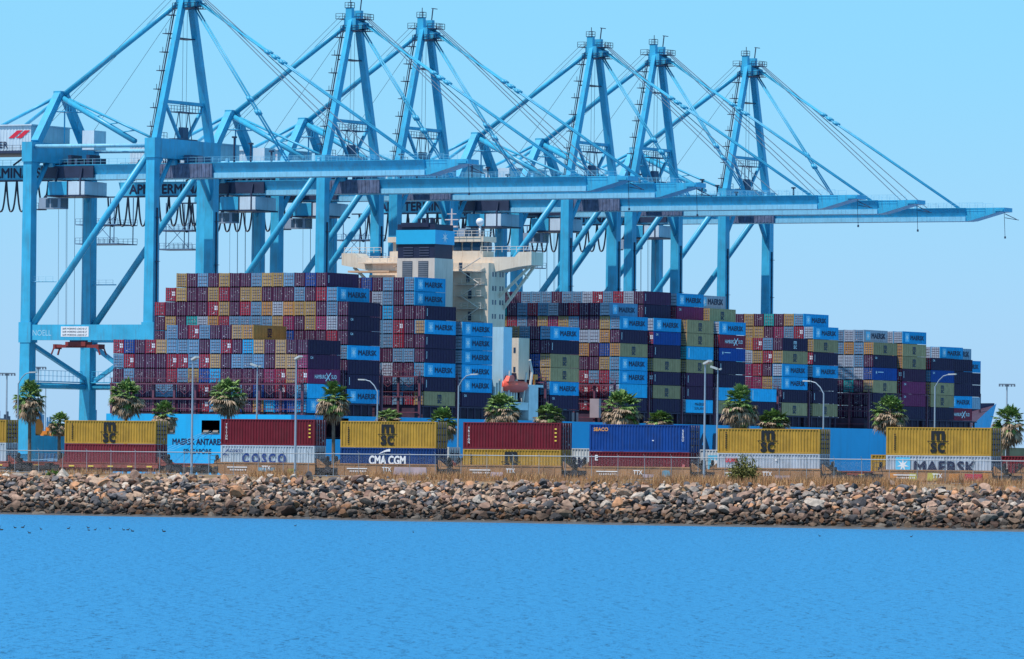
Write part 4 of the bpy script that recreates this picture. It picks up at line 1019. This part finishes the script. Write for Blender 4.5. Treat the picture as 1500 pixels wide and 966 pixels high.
# ------------------------------------------------------------------ riprap boulders
def rock_material(name, src):
    m = bpy.data.materials.new(name); N, L = nt(m); b = N['Principled BSDF']; b.inputs['Roughness'].default_value = 0.85; b.inputs['Specular IOR Level'].default_value = 0.2
    if src == 'island': r = N.new('ShaderNodeNewGeometry').outputs['Random Per Island']
    else: r = N.new('ShaderNodeObjectInfo').outputs['Random']
    cr = N.new('ShaderNodeValToRGB'); cr.color_ramp.interpolation = 'CONSTANT'
    cols = [(0.30,0.19,0.14),(0.13,0.115,0.12),(0.39,0.245,0.17),(0.065,0.058,0.062),(0.44,0.29,0.205),(0.24,0.19,0.165),(0.40,0.195,0.105),(0.19,0.11,0.085),(0.43,0.345,0.29),(0.09,0.08,0.085),(0.34,0.21,0.155),(0.27,0.165,0.125)]
    el = cr.color_ramp.elements
    while len(el) < len(cols): el.new(0.5)
    for i, c in enumerate(cols): el[i].position = i/len(cols); el[i].color = (*c,1)
    L.new(r, cr.inputs[0])
    g = N.new('ShaderNodeNewGeometry'); nz = N.new('ShaderNodeTexNoise'); nz.inputs['Scale'].default_value = 2.2; nz.inputs['Detail'].default_value = 8; L.new(g.outputs['Position'], nz.inputs['Vector'])
    mr = N.new('ShaderNodeMapRange'); mr.inputs[1].default_value = 0.25; mr.inputs[2].default_value = 0.75; mr.inputs[3].default_value = 0.7; mr.inputs[4].default_value = 1.5; L.new(nz.outputs['Fac'], mr.inputs[0])
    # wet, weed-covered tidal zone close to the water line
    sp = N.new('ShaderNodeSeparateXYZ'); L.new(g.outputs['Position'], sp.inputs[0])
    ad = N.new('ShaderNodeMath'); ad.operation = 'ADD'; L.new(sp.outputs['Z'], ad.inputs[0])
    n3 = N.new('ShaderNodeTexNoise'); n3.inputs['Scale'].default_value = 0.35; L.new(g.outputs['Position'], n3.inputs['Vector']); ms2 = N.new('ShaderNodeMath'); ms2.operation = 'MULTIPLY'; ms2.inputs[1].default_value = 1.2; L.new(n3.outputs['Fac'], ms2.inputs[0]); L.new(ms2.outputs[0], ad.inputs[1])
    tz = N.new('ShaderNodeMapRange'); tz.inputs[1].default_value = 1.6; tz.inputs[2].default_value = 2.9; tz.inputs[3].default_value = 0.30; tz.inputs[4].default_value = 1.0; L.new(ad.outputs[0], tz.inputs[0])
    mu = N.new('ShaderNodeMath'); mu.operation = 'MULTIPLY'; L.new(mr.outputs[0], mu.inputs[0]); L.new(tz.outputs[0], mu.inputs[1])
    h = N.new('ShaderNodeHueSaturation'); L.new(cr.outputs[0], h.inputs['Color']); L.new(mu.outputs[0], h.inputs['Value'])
    L.new(h.outputs[0], b.inputs['Base Color'])
    bp = N.new('ShaderNodeBump'); bp.inputs['Distance'].default_value = 0.15; bp.inputs['Strength'].default_value = 0.6; L.new(nz.outputs['Fac'], bp.inputs['Height']); L.new(bp.outputs[0], b.inputs['Normal'])
    return m
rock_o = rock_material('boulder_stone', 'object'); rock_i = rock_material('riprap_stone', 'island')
import bmesh
def rock_shape(seed, sub=2):
    rd = random.Random(seed); bm = bmesh.new(); bmesh.ops.create_icosphere(bm, subdivisions=sub, radius=1.0)
    planes = []
    for _ in range(10):
        v = Vector((rd.gauss(0,1),rd.gauss(0,1),rd.gauss(0,1))).normalized(); planes.append((v, rd.uniform(0.36,0.72)))
    sc = Vector((rd.uniform(0.85,1.25), rd.uniform(0.8,1.1), rd.uniform(0.6,0.85)))
    for v in bm.verts:
        p = v.co
        for n, dd in planes:
            k = p.dot(n)
            if k > dd: p = p - n*(k-dd)
        v.co = Vector((p.x*sc.x, p.y*sc.y, p.z*sc.z)) * rd.uniform(0.985,1.015)
    vs = [tuple(v.co) for v in bm.verts]; fs = [tuple(v.index for v in f.verts) for f in bm.faces]; bm.free()
    return vs, fs
shapes = [rock_shape(i, 2) for i in range(14)]
rock_me = []
for vs, fs in shapes:
    b = MB(); b.add(vs, fs); rock_me.append(b.mesh('boulder', rock_o))
def slope_z(n):
    for (n0,z0),(n1,z1) in zip(prof[:-1],prof[1:]):
        if n0 <= n <= n1: return z0+(z1-z0)*(n-n0)/(n1-n0)
    return -1.2
rd = random.Random(21); spots = []
n = -28.6
while n < -14.2:
    sz = 0.60
    t = -30 + rd.uniform(0,0.7)
    while t < 145:
        k = rd.random(); r = sz*(0.50+0.60*k*k + (0.7 if rd.random() < 0.05 else 0))
        if n > -16.5: r *= rd.choice((0.5,0.8,1.0,1.15))
        if not (n > -15.6 and rd.random() < 0.5) and not (t > 58 and n > -16.6 and rd.random() < 0.75):
            spots.append((t, n + rd.uniform(-.35,.35), r))
        t += r*1.2 + rd.uniform(0.0,0.4)
    n += 0.70
for k in range(1800):              # small filler stones
    spots.append((rd.uniform(-30,145), rd.uniform(-28.6,-14.8), rd.uniform(0.14,0.32)))
order = sorted(range(len(spots)), key=lambda i: -spots[i][2])
big = set(order[:300])
stuff = MB()
BCOL = 0
for i, (t, n, r) in enumerate(spots):
    nn = n - (0.025*max(0,t-60)*(1 if n < -20 else max(0,(-13-n)/7.0)))
    z = slope_z(n) + r*0.22 + rd.uniform(0,0.42)
    M = Matrix.Rotation(rd.uniform(0,6.28),4,'Z') @ Matrix.Rotation(rd.uniform(-.5,.5),4,'X') @ Matrix.Rotation(rd.uniform(-.4,.4),4,'Y')
    si = rd.randrange(len(shapes))
    if i in big:
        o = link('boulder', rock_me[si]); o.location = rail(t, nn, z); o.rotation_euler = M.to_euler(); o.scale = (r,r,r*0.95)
        band = 'at the dark waterline' if n < -25 else ('on the lower slope' if n < -21 else ('on the middle slope' if n < -17 else 'along the top'))
        tr_ = [x for x in TR if x[0]-2.5 <= t][-1:] or [TR[0]]
        und = {-13.9:'the left edge',6.24:'the brick red container',27.06:'the COSCO lettered container',42.59:'the navy CMA CGM container',58.19:'the maroon over mustard stack',73.91:'the royal blue container',89.51:'the green bush',109.52:'the MAERSK lettered container',125.6:'the right edge'}[tr_[0][0]]
        tag(o, f'large boulder {band} of the rock bank, below {und}', 'boulder', 'boulders of the rock bank')
    else:
        vs, fs = shapes[si]; lo = rail(t, nn, z)
        stuff.add([lo + (M @ (Vector(v)*r)) for v in vs], fs)
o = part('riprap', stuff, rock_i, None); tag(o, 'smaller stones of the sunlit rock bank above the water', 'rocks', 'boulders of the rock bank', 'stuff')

# ------------------------------------------------------------------ dry grass, bush
def leafmat(name, a, bcol, rough=0.7, trans=0.0):
    m = bpy.data.materials.new(name); N, L = nt(m); b = N['Principled BSDF']; b.inputs['Roughness'].default_value = rough; b.inputs['Specular IOR Level'].default_value = 0.2
    r = N.new('ShaderNodeNewGeometry').outputs['Random Per Island']; cr = N.new('ShaderNodeValToRGB')
    cr.color_ramp.elements[0].color = (*a,1); cr.color_ramp.elements[1].color = (*bcol,1); L.new(r, cr.inputs[0]); L.new(cr.outputs[0], b.inputs['Base Color'])
    return m
straw = leafmat('dry_grass_straw', (0.24,0.12,0.06), (0.58,0.35,0.17))
_cr = [n for n in straw.node_tree.nodes if n.type == 'VALTORGB'][0].color_ramp; _e = _cr.elements.new(0.35); _e.color = (0.34,0.16,0.09,1); _e = _cr.elements.new(0.6); _e.color = (0.46,0.24,0.10,1)
rd = random.Random(5); b = MB()
from mathutils import noise as mnoise
for k in range(46000):
    t = rd.uniform(-26,142); n = rd.uniform(-16.6,-4.5)
    dens = mnoise.noise(Vector((t*0.16,n*0.25,1.7)))+ (0.25 if t > 52 else -0.02) + (0.18 if t > 88 else 0)
    if rd.random() > 0.14+dens*1.8: continue
    hh = rd.uniform(0.25,0.72)*(1+1.1*max(0,dens))*(0.7 if n > -8 else 1); a = rd.uniform(0,6.28); w = rd.uniform(0.015,0.035); lx, ly = rd.gauss(0,0.28)*hh, rd.gauss(0,0.28)*hh
    ux, uy = math.cos(a)*w, math.sin(a)*w; z = slope_z(n)-0.05
    b.add([(t-ux,n-uy,z),(t+ux,n+uy,z),(t+lx*0.5+ux*0.7,n+ly*0.5+uy*0.7,z+hh*0.6),(t+lx*0.5-ux*0.7,n+ly*0.5-uy*0.7,z+hh*0.6),(t+lx,n+ly,z+hh)],[(0,1,2,3),(3,2,4)])
o = part('dry_grass', b, straw, None); o.location = rail(0,0,0); o.rotation_euler = (0,0,ROT_T); tag(o, 'dry golden grass along the top of the rock bank', 'grass', kind='stuff')
def make_bush(name, t, n, z, R_, H_, seed, lab, green):
    rd = random.Random(seed); e = empty(name, rail(t,n,z), ROT_T, lab, 'bush')
    f = MB(); s = MB()
    for k in range(60):
        a = rd.uniform(0,6.28); r0 = R_*math.sqrt(rd.random()); top = Vector((r0*math.cos(a), r0*math.sin(a)*0.8, H_*(0.35+0.65*rd.random())*(1-0.45*(r0/R_)**2)))
        s.tube([(0.15*math.cos(a),0.15*math.sin(a),0),top*0.55+Vector((0,0,0.1)),top],0.03,4,0.012)
        for j in range(46):
            p = top*rd.uniform(0.45,1.05)+Vector((rd.gauss(0,.16),rd.gauss(0,.16),rd.gauss(0,.14))); d_ = Vector((rd.gauss(0,1),rd.gauss(0,1),rd.gauss(0.4,1))).normalized()
            q = d_.cross(Vector((rd.gauss(0,1),rd.gauss(0,1),1))).normalized()*0.065; l = rd.uniform(0.16,0.32)
            if p.z < 0.02: continue
            f.add([p,p+d_*l*0.5+q,p+d_*l,p+d_*l*0.5-q],[(0,1,2,3)])
    part('foliage', f, green, e); part('stem', s, mat('bush_stem',(0.10,0.07,0.04),0.9), e)
make_bush('bush', rail_t(1093,-10.5), -10.5, GZ+0.25, 1.75, 2.9, 4, 'round olive green bush at the top of the rock bank, before a pale container', leafmat('bush_green',(0.045,0.055,0.02),(0.24,0.22,0.06)))
make_bush('bush', rail_t(82,-13.4), -13.4, GZ-0.1, 0.7, 0.5, 5, 'tiny low green tuft at the top of the rock bank near the left edge', leafmat('weed_green',(0.05,0.10,0.02),(0.16,0.24,0.05)))

# ------------------------------------------------------------------ fence
fe = empty('chain_link_fence', rail(0,-9,GZ+0.12), ROT_T, 'chain link fence with pale top rail running in front of the train', 'fence')
galf = mat('fence_galvanised', (0.30,0.33,0.37), 0.4, 0.1)
b = MB(); b.tube([(-40,0,2.72),(150,0,2.72)],0.055,6); part('top_rail', b, galf, fe)
b = MB(); b.tube([(-40,0,0.35),(150,0,0.35)],0.02,5); part('bottom_wire', b, galf, fe)
pm = MB(); pm.tube([(0,0,-0.3),(0,0,2.78)],0.03,7); pm.lathe([(0.06,2.78),(0.03,2.86)],0,0,7); pm.beam((0,0,2.75),(0.02,-0.28,3.02),0.03); pme = pm.mesh('fence_post', galf)
for k in range(58):
    o = link('post', pme, fe); o.location = (-36+k*3.2, 0.03, 0)
fm = bpy.data.materials.new('chain_link_mesh'); N, L = nt(fm); pbs = N['Principled BSDF']; pbs.inputs['Base Color'].default_value = (0.42,0.44,0.46,1); pbs.inputs['Roughness'].default_value = 0.5
tc = N.new('ShaderNodeTexCoord'); sp = N.new('ShaderNodeSeparateXYZ'); L.new(tc.outputs['Object'], sp.inputs[0])
def mth(op, a, bb):
    m = N.new('ShaderNodeMath'); m.operation = op
    for i, x in enumerate((a, bb)):
        if x is None: continue
        if isinstance(x, (int,float)): m.inputs[i].default_value = x
        else: L.new(x, m.inputs[i])
    return m.outputs[0]
def diag(op):
    s = mth(op, sp.outputs['X'], sp.outputs['Z']); f = mth('FRACT', mth('MULTIPLY', s, 12.0), None); return mth('LESS_THAN', f, 0.035)
al = mth('MAXIMUM', diag('ADD'), diag('SUBTRACT')); L.new(al, pbs.inputs['Alpha'])
b = MB(); b.add([(-40,0.06,0.05),(150,0.06,0.05),(150,0.06,2.7),(-40,0.06,2.7)],[(0,1,2,3)]); part('wire_mesh', b, fm, fe)

# ------------------------------------------------------------------ street lamps
pole_m = mat('lamp_pole_galvanised', (0.27,0.33,0.41), 0.45, 0.08)
head_m = mat('lamp_head_pale', (0.45,0.46,0.46), 0.5)
def z_at(t, n, ypx, px):
    w = rail(t, n); yh = YH + ROLL*(px-750); return CAMZ + (yh-ypx)*w.y/F
def lamp(px, ytop, n, kind, lab, dx=1):
    t = rail_t(px, n); e = empty('street_lamp', rail(t,n,GZ), ROT_T, lab, 'street lamp', 'street lamps along the railway and road'); H = z_at(t,n,ytop,px)-GZ
    b = MB()
    if kind == 'post':
        b.tube([(0,0,-0.2),(0,0,H)],0.15,8,0.075); b.box(-0.25,0.25,-0.25,0.25,0,0.25); part('pole', b, pole_m, e)
        b = MB(); b.beam((0,0,H),(0.75*dx,-0.3,H+0.28),0.5,0.22); b.beam((0,0.2,H-0.05),(-0.35*dx,0.2,H+0.05),0.16); part('lamp_head', b, head_m, e)
    else:
        Hs = H-1.25
        b.tube([(0,0,-0.2),(0,0,Hs)],0.11,8,0.075); part('pole', b, pole_m, e)
        b = MB(); b.tube([(0,0,Hs-0.1),(0.45*dx,0,Hs+0.62),(1.0*dx,0,Hs+1.1),(1.75*dx,0,Hs+1.28)],0.06,6); part('arm', b, pole_m, e)
        b = MB(); b.beam((1.6*dx,0,Hs+1.27),(2.5*dx,0,Hs+1.30),0.32,0.14); part('lamp_head', b, head_m, e)
lamp(283.5,527,-8,'post','tall straight lamp post in front of the ship stern, left of the COSCO container')
lamp(435,526,-8,'post','tall straight lamp post before the right end of the COSCO container')
lamp(1034,533,-8,'post','tall straight lamp post between the royal blue and mustard containers')
lamp(378,537,14.5,'post','straight lamp post rising behind the maroon container, right of a palm',-1)
lamp(1052.5,541,14.5,'post','straight lamp post behind the left end of a mustard container',-1)
lamp(28,546,14.5,'arm','curved arm lamp by the nearest crane leg at far left')
lamp(554.5,557,14.5,'arm','curved arm lamp behind the mustard over navy stack, arm to the left',-1)
lamp(673,549,14.5,'arm','curved arm lamp in the gap between mustard and maroon stacks, arm to the right')
lamp(1208,559,14.5,'arm','curved arm lamp behind a mustard container, arm to the left',-1)
lamp(1371,549,14.5,'arm','curved arm lamp behind the rightmost mustard container, arm to the right')

# ------------------------------------------------------------------ fan palms
green = leafmat('palm_green', (0.055,0.112,0.034), (0.26,0.38,0.11)); dead = leafmat('palm_dead_frond', (0.13,0.085,0.05), (0.48,0.34,0.24))
bark = mat('palm_bark', (0.16,0.12,0.10), 0.95, 0.3, scale=3)
def frond(b, rd, az, el, petl, fan, droop, seg=13):
    d = Vector((math.cos(az)*math.cos(el), math.sin(az)*math.cos(el), math.sin(el))); side = Vector((-math.sin(az), math.cos(az), 0)); up = side.cross(d)*-1
    base = d*0.12; tip = d*petl + Vector((0,0,-droop*0.25*petl))
    b.add([base-side*0.02, base+side*0.02, tip+side*0.02, tip-side*0.02],[(0,1,2,3)])
    for i in range(seg):
        ang = (i/(seg-1)-0.5)*2.7; l = fan*(0.75+0.25*math.cos(ang))*rd.uniform(0.85,1.08)
        q = (d*math.cos(ang)+side*math.sin(ang)).normalized(); m_ = tip+q*l*0.6+Vector((0,0,-droop*0.10*l))+up*(-0.06*abs(ang)); e = tip+q*l+Vector((0,0,-droop*rd.uniform(0.35,0.75)*l))
        w = (q.cross(Vector((0,0,1)))); w = (w.normalized() if w.length > 1e-3 else side)*0.075
        b.add([tip, m_-w, e, m_+w],[(0,1,2,3)])
def palm_meshes(seed):
    rd = random.Random(seed); g = MB(); dd = MB()
    for k in range(60): frond(g, rd, rd.uniform(0,6.28), R(rd.uniform(-8,85)), rd.uniform(0.55,1.05), rd.uniform(0.62,0.85), rd.uniform(0.3,0.8))
    for k in range(110):
        el = R(rd.uniform(-80,10)); frond(dd, rd, rd.uniform(0,6.28), el, rd.uniform(0.7,1.15)*(0.85 if el < R(-50) else 1), rd.uniform(0.5,0.75), rd.uniform(0.9,1.5), 10)
    for k in range(14): frond(g, rd, rd.uniform(0,6.28), R(rd.uniform(-48,-5)), rd.uniform(0.6,1.05), rd.uniform(0.55,0.8), rd.uniform(0.6,1.1))
    return g.mesh('palm_crown', green), dd.mesh('palm_dead_fronds', dead)
PM = [palm_meshes(s) for s in (1,2,3,4,5,6,7)]
PALMS = [(45,558,612,44,'fan palm in front of the nearest crane leg at far left'),(89,603,640,32,'small fan palm just left of the leftmost mustard container'),(187,556,607,48,'tall fan palm against the left end of the ship stern'),
 (243,588,630,36,'short fan palm at the right end of the leftmost mustard container'),(336,555,604,52,'fan palm above the left part of the maroon container over COSCO'),(490,560,612,48,'fan palm with bare trunk in the gap left of the CMA CGM stack'),
 (571,600,622,38,'low fan palm tip above the mustard container over CMA CGM'),(650,597,643,42,'fan palm at the right end of the mustard over navy stack'),(738,575,622,50,'fan palm above the middle maroon container, below the lifeboat'),
 (806,592,628,42,'low fan palm above the right end of the middle maroon container'),(912,573,626,56,'broad fan palm above the royal blue container'),(968,602,632,40,'low fan palm tip above the right part of the royal blue container'),
 (1085,565,625,50,'dense fan palm left of centre above the mustard container behind the bush'),(1136,600,634,46,'low fan palm above the middle of the mustard container behind the bush'),(1305,580,630,52,'fan palm at the left end of the rightmost mustard container'),(1478,592,650,46,'fan palm by the right edge of the picture')]
for i, (px, y0, y1, wd, lab) in enumerate(PALMS):
    n = 19.0; t = rail_t(px, n); w = rail(t, n); pxm = F/w.y; zc = z_at(t, n, y0+(y1-y0)*0.42, px); s = wd/pxm/2.75
    e = empty('fan_palm', rail(t,n,GZ), ROT_T+i*1.3, lab, 'palm tree', 'fan palms beside the railway'); Hh = zc-GZ
    g, dd = PM[i % 7]
    o = link('crown', g, e); o.location = (0,0,Hh); o.rotation_euler = (0.12*math.sin(i*2.1),0.12*math.cos(i*1.7),0); o.scale = (s,s,s*min(1.25,(y1-y0)/wd*0.95)); o2 = link('dead_fronds', dd, e); o2.location = (0,0,Hh-0.1); o2.scale = (s,s,s*min(1.25,(y1-y0)/wd*0.95)*(0.75 if y1-y0 < 38 else 1.0))
    b = MB(); b.tube([(0.1,0,-0.3),(0.05,0.03,Hh*0.4),(0,0,Hh+0.1)],0.24,9,0.17); b.lathe([(0.17,Hh-1.7),(0.34,Hh-0.9),(0.2,Hh)],0,0,9); part('trunk', b, bark, e)

# ------------------------------------------------------------------ far yard
def mast(px, ytop, Yd, lab):
    X = (px-750)/F*Yd; H = CAMZ + (YH+ROLL*(px-750)-ytop)*Yd/F
    e = empty('high_mast_light', (X,Yd,4.0), 0, lab, 'light mast', 'light masts of the yard'); b = MB(); b.tube([(0,0,0),(0,0,H-4)],0.4,7,0.25); part('pole', b, pole_m, e)
    b = MB(); b.box(-2.6,2.6,-0.5,0.5,H-4.2,H-3.9)
    for k in range(6): b.box(-2.6+k*0.95,-2.1+k*0.95,-0.6,0.6,H-4.8,H-4.2)
    part('lamp_ring', b, mat('mast_lamps',(0.12,0.15,0.2)), e)
mast(11,547,2050,'thin yard light mast at the far left edge'); mast(57,538,2200,'taller yard light mast seen between the nearest crane legs'); mast(68,561,2900,'short far yard light mast between the nearest crane legs'); mast(1476,563,2100,'yard light mast beyond the ship bow at right')
yard_blue = mat('far_equipment_blue', (0.05,0.18,0.36), 0.6, 0.2); yard_dark = mat('far_equipment_dark', (0.05,0.08,0.13), 0.7, 0.3)
def far_thing(name, px0, px1, ytop, Yd, m, lab, cat, seed):
    rd = random.Random(seed); X = (px0-750)/F*Yd; X1 = (px1-750)/F*Yd; H = CAMZ + (YH+ROLL*(px0-750)-ytop)*Yd/F - 4.0; wd = X1-X
    e = empty(name, (X,Yd,4.0), 0, lab, cat); b = MB()
    b.box(0,wd,0,4,0,H*0.62); b.box(wd*0.2,wd*0.8,0.5,3.5,H*0.62,H*0.85)
    for k in range(4): x = rd.uniform(0,wd); b.tube([(x,2,H*0.5),(x,2,H*rd.uniform(0.85,1.0))],0.3,6)
    part('housing', b, m, e); b = MB()
    for k in range(5): b.beam((wd*k/5,-0.2,H*0.1),(wd*(k+1)/5,-0.2,H*0.6),0.3)
    b.railing((0,-0.1,H*0.62),(wd,-0.1,H*0.62),1.4,2,0.14); part('framework', b, yard_dark, e)
far_thing('straddle_carrier', -4, 20, 600, 1700, yard_dark, 'dark yard machine at the left edge behind the cut-off stack', 'yard machine', 1)
far_thing('pipe_stack', 50, 62, 590, 1800, yard_blue, 'blue pipe tower behind the palm at far left', 'pipe tower', 2)
far_thing('yard_hoist', 64, 92, 606, 2300, yard_blue, 'far blue yard hoist between the nearest crane legs', 'hoist', 3)
far_thing('pump_house', 131, 142, 598, 1800, yard_blue, 'small blue pump tower just left of the ship stern', 'pump tower', 4)
b = MB(); vs = []; rd = random.Random(9)
for i in range(60):
    x = -900+i*24; vs += [(x,3600,0),(x,3600,22+8*mnoise.noise(Vector((i*0.21,0,0)))+3*rd.random() - (0 if x > -260 else 14)),(x,3900,0)]
b.add(vs, [(3*i,3*i+3,3*i+4,3*i+1) for i in range(59)]+[(3*i+1,3*i+4,3*i+5,3*i+2) for i in range(59)])
o = part('hills', b, mat('far_tree_line',(0.05,0.075,0.06),0.9,0.4,scale=0.1), None); tag(o, kind='structure')

# ------------------------------------------------------------------ birds on the water
duck_m = mat('dark_feathers', (0.02,0.018,0.018), 0.8)
def duck_mesh():
    b = MB(); secs = []
    for x, w, z0, z1 in ((-0.24,0.02,0.10,0.13),(-0.16,0.08,-0.02,0.14),(0,0.12,-0.05,0.16),(0.12,0.10,-0.04,0.15),(0.19,0.03,0.03,0.12)):
        secs += [(x,-w,(z0+z1)/2),(x,0,z1),(x,w,(z0+z1)/2),(x,0,z0)]
    b.add(secs,[(i*4+j,(i+1)*4+j,(i+1)*4+(j+1) % 4,i*4+(j+1) % 4) for i in range(4) for j in range(4)]+[(0,1,2,3),(19,18,17,16)])
    b.tube([(0.14,0,0.10),(0.19,0,0.20),(0.21,0,0.26)],0.045,6,0.035); b.lathe([(0.01,0.24),(0.05,0.27),(0.05,0.30),(0.01,0.33)],0.22,0,7); b.beam((0.25,0,0.285),(0.33,0,0.275),0.03,0.02)
    return b.mesh('water_bird', duck_m, True)
dme = duck_mesh()
BIRDS = [(2,773.5),(6,777),(26,774),(37,773.5),(47,781.5),(64,776),(104,775),(133,774),(134,777.5),(143,777),(165,775),(185,777),(191,777),(198,779),(244,779.5)]
for i, (px, y) in enumerate(BIRDS):
    Yd = F*CAMZ/(y-(YH+ROLL*(px-750))); o = link('water_bird', dme); o.location = ((px-750)/F*Yd, Yd, 0.0); o.rotation_euler = (0,0,random.uniform(-0.6,0.6)+(math.pi if i % 3 else 0)); s = random.uniform(0.6,0.95)*0.75; o.scale = (s,s,s)
    tag(o, 'small dark bird floating in the loose flock on the water at left', 'bird', 'birds floating on the water')
for i, (px, y) in enumerate(((436,771),(609,780.5),(1204,786),(1338,787))):
    Yd = F*CAMZ/(y-(YH+ROLL*(px-750))); o = link('water_bird', dme); o.location = ((px-750)/F*Yd, Yd, 0.0); o.rotation_euler = (0,0,i*1.9); o.scale = (0.5,0.5,0.5)
    tag(o, ['lone small bird close to the rocks, below the navy CMA CGM container','lone small bird on the water left of centre','lone small bird on the water right of the bush','lone small bird on the water below the MAERSK container'][i], 'bird', 'birds floating on the water')

# ------------------------------------------------------------------ light, sky, air, camera
SUN_EL, SUN_AZ = R(62), R(56)          # azimuth measured from straight behind the camera towards the left
to_sun = Vector((-math.sin(SUN_AZ)*math.cos(SUN_EL), -math.cos(SUN_AZ)*math.cos(SUN_EL), math.sin(SUN_EL)))
su = bpy.data.lights.new('sun', 'SUN'); su.energy = 5.0; su.angle = R(0.53); su.color = (1.0,0.93,0.84)
so = bpy.data.objects.new('sun', su); C.objects.link(so); so.rotation_euler = (-to_sun).to_track_quat('-Z','Y').to_euler()
w = bpy.data.worlds.new('World'); SC.world = w; w.use_nodes = True; N, L = w.node_tree.nodes, w.node_tree.links
sky = N.new('ShaderNodeTexSky'); sky.sky_type = 'NISHITA'; sky.sun_disc = False; sky.sun_elevation = SUN_EL; sky.sun_rotation = math.pi + SUN_AZ
sky.air_density = 1.0; sky.dust_density = 0.3; sky.ozone_density = 3.0; sky.altitude = 0
tint = N.new('ShaderNodeMix'); tint.data_type = 'RGBA'; tint.blend_type = 'MULTIPLY'; tint.inputs[0].default_value = 1.0; tint.inputs[7].default_value = (0.55,0.86,1.30,1)
L.new(sky.outputs[0], tint.inputs[6])
veil = N.new('ShaderNodeMix'); veil.data_type = 'RGBA'; veil.inputs[0].default_value = 0.62; veil.inputs[7].default_value = (2.8,6.1,8.5,1); L.new(tint.outputs[2], veil.inputs[6])
wtc = N.new('ShaderNodeTexCoord'); wsp = N.new('ShaderNodeSeparateXYZ'); L.new(wtc.outputs['Generated'], wsp.inputs[0])
wmr = N.new('ShaderNodeMapRange'); wmr.interpolation_type = 'SMOOTHSTEP'; wmr.inputs[1].default_value = 0.0; wmr.inputs[2].default_value = 0.075; L.new(wsp.outputs['Z'], wmr.inputs[0])
wmx = N.new('ShaderNodeMix'); wmx.data_type = 'RGBA'; wmx.inputs[6].default_value = (3.5,5.6,8.6,1); wmx.inputs[7].default_value = (2.25,6.2,8.5,1); L.new(wmr.outputs[0], wmx.inputs[0]); L.new(wmx.outputs[2], veil.inputs[7])
L.new(veil.outputs[2], N['Background'].inputs['Color']); N['Background'].inputs['Strength'].default_value = 0.12

cam = bpy.data.cameras.new('camera'); co = bpy.data.objects.new('camera', cam); C.objects.link(co); SC.camera = co
cam.sensor_width = 36; cam.lens = F/1500*36; cam.clip_start = 1; cam.clip_end = 60000
pitch = math.atan((YH-483)/F)
co.matrix_world = Matrix.Translation((0,0,CAMZ)) @ Matrix.Rotation(math.pi/2+pitch,4,'X') @ Matrix.Rotation(ROLL,4,'Z')
SC.view_settings.view_transform = 'Standard'; SC.view_settings.look = 'None'; SC.view_settings.exposure = 0; SC.view_settings.gamma = 1
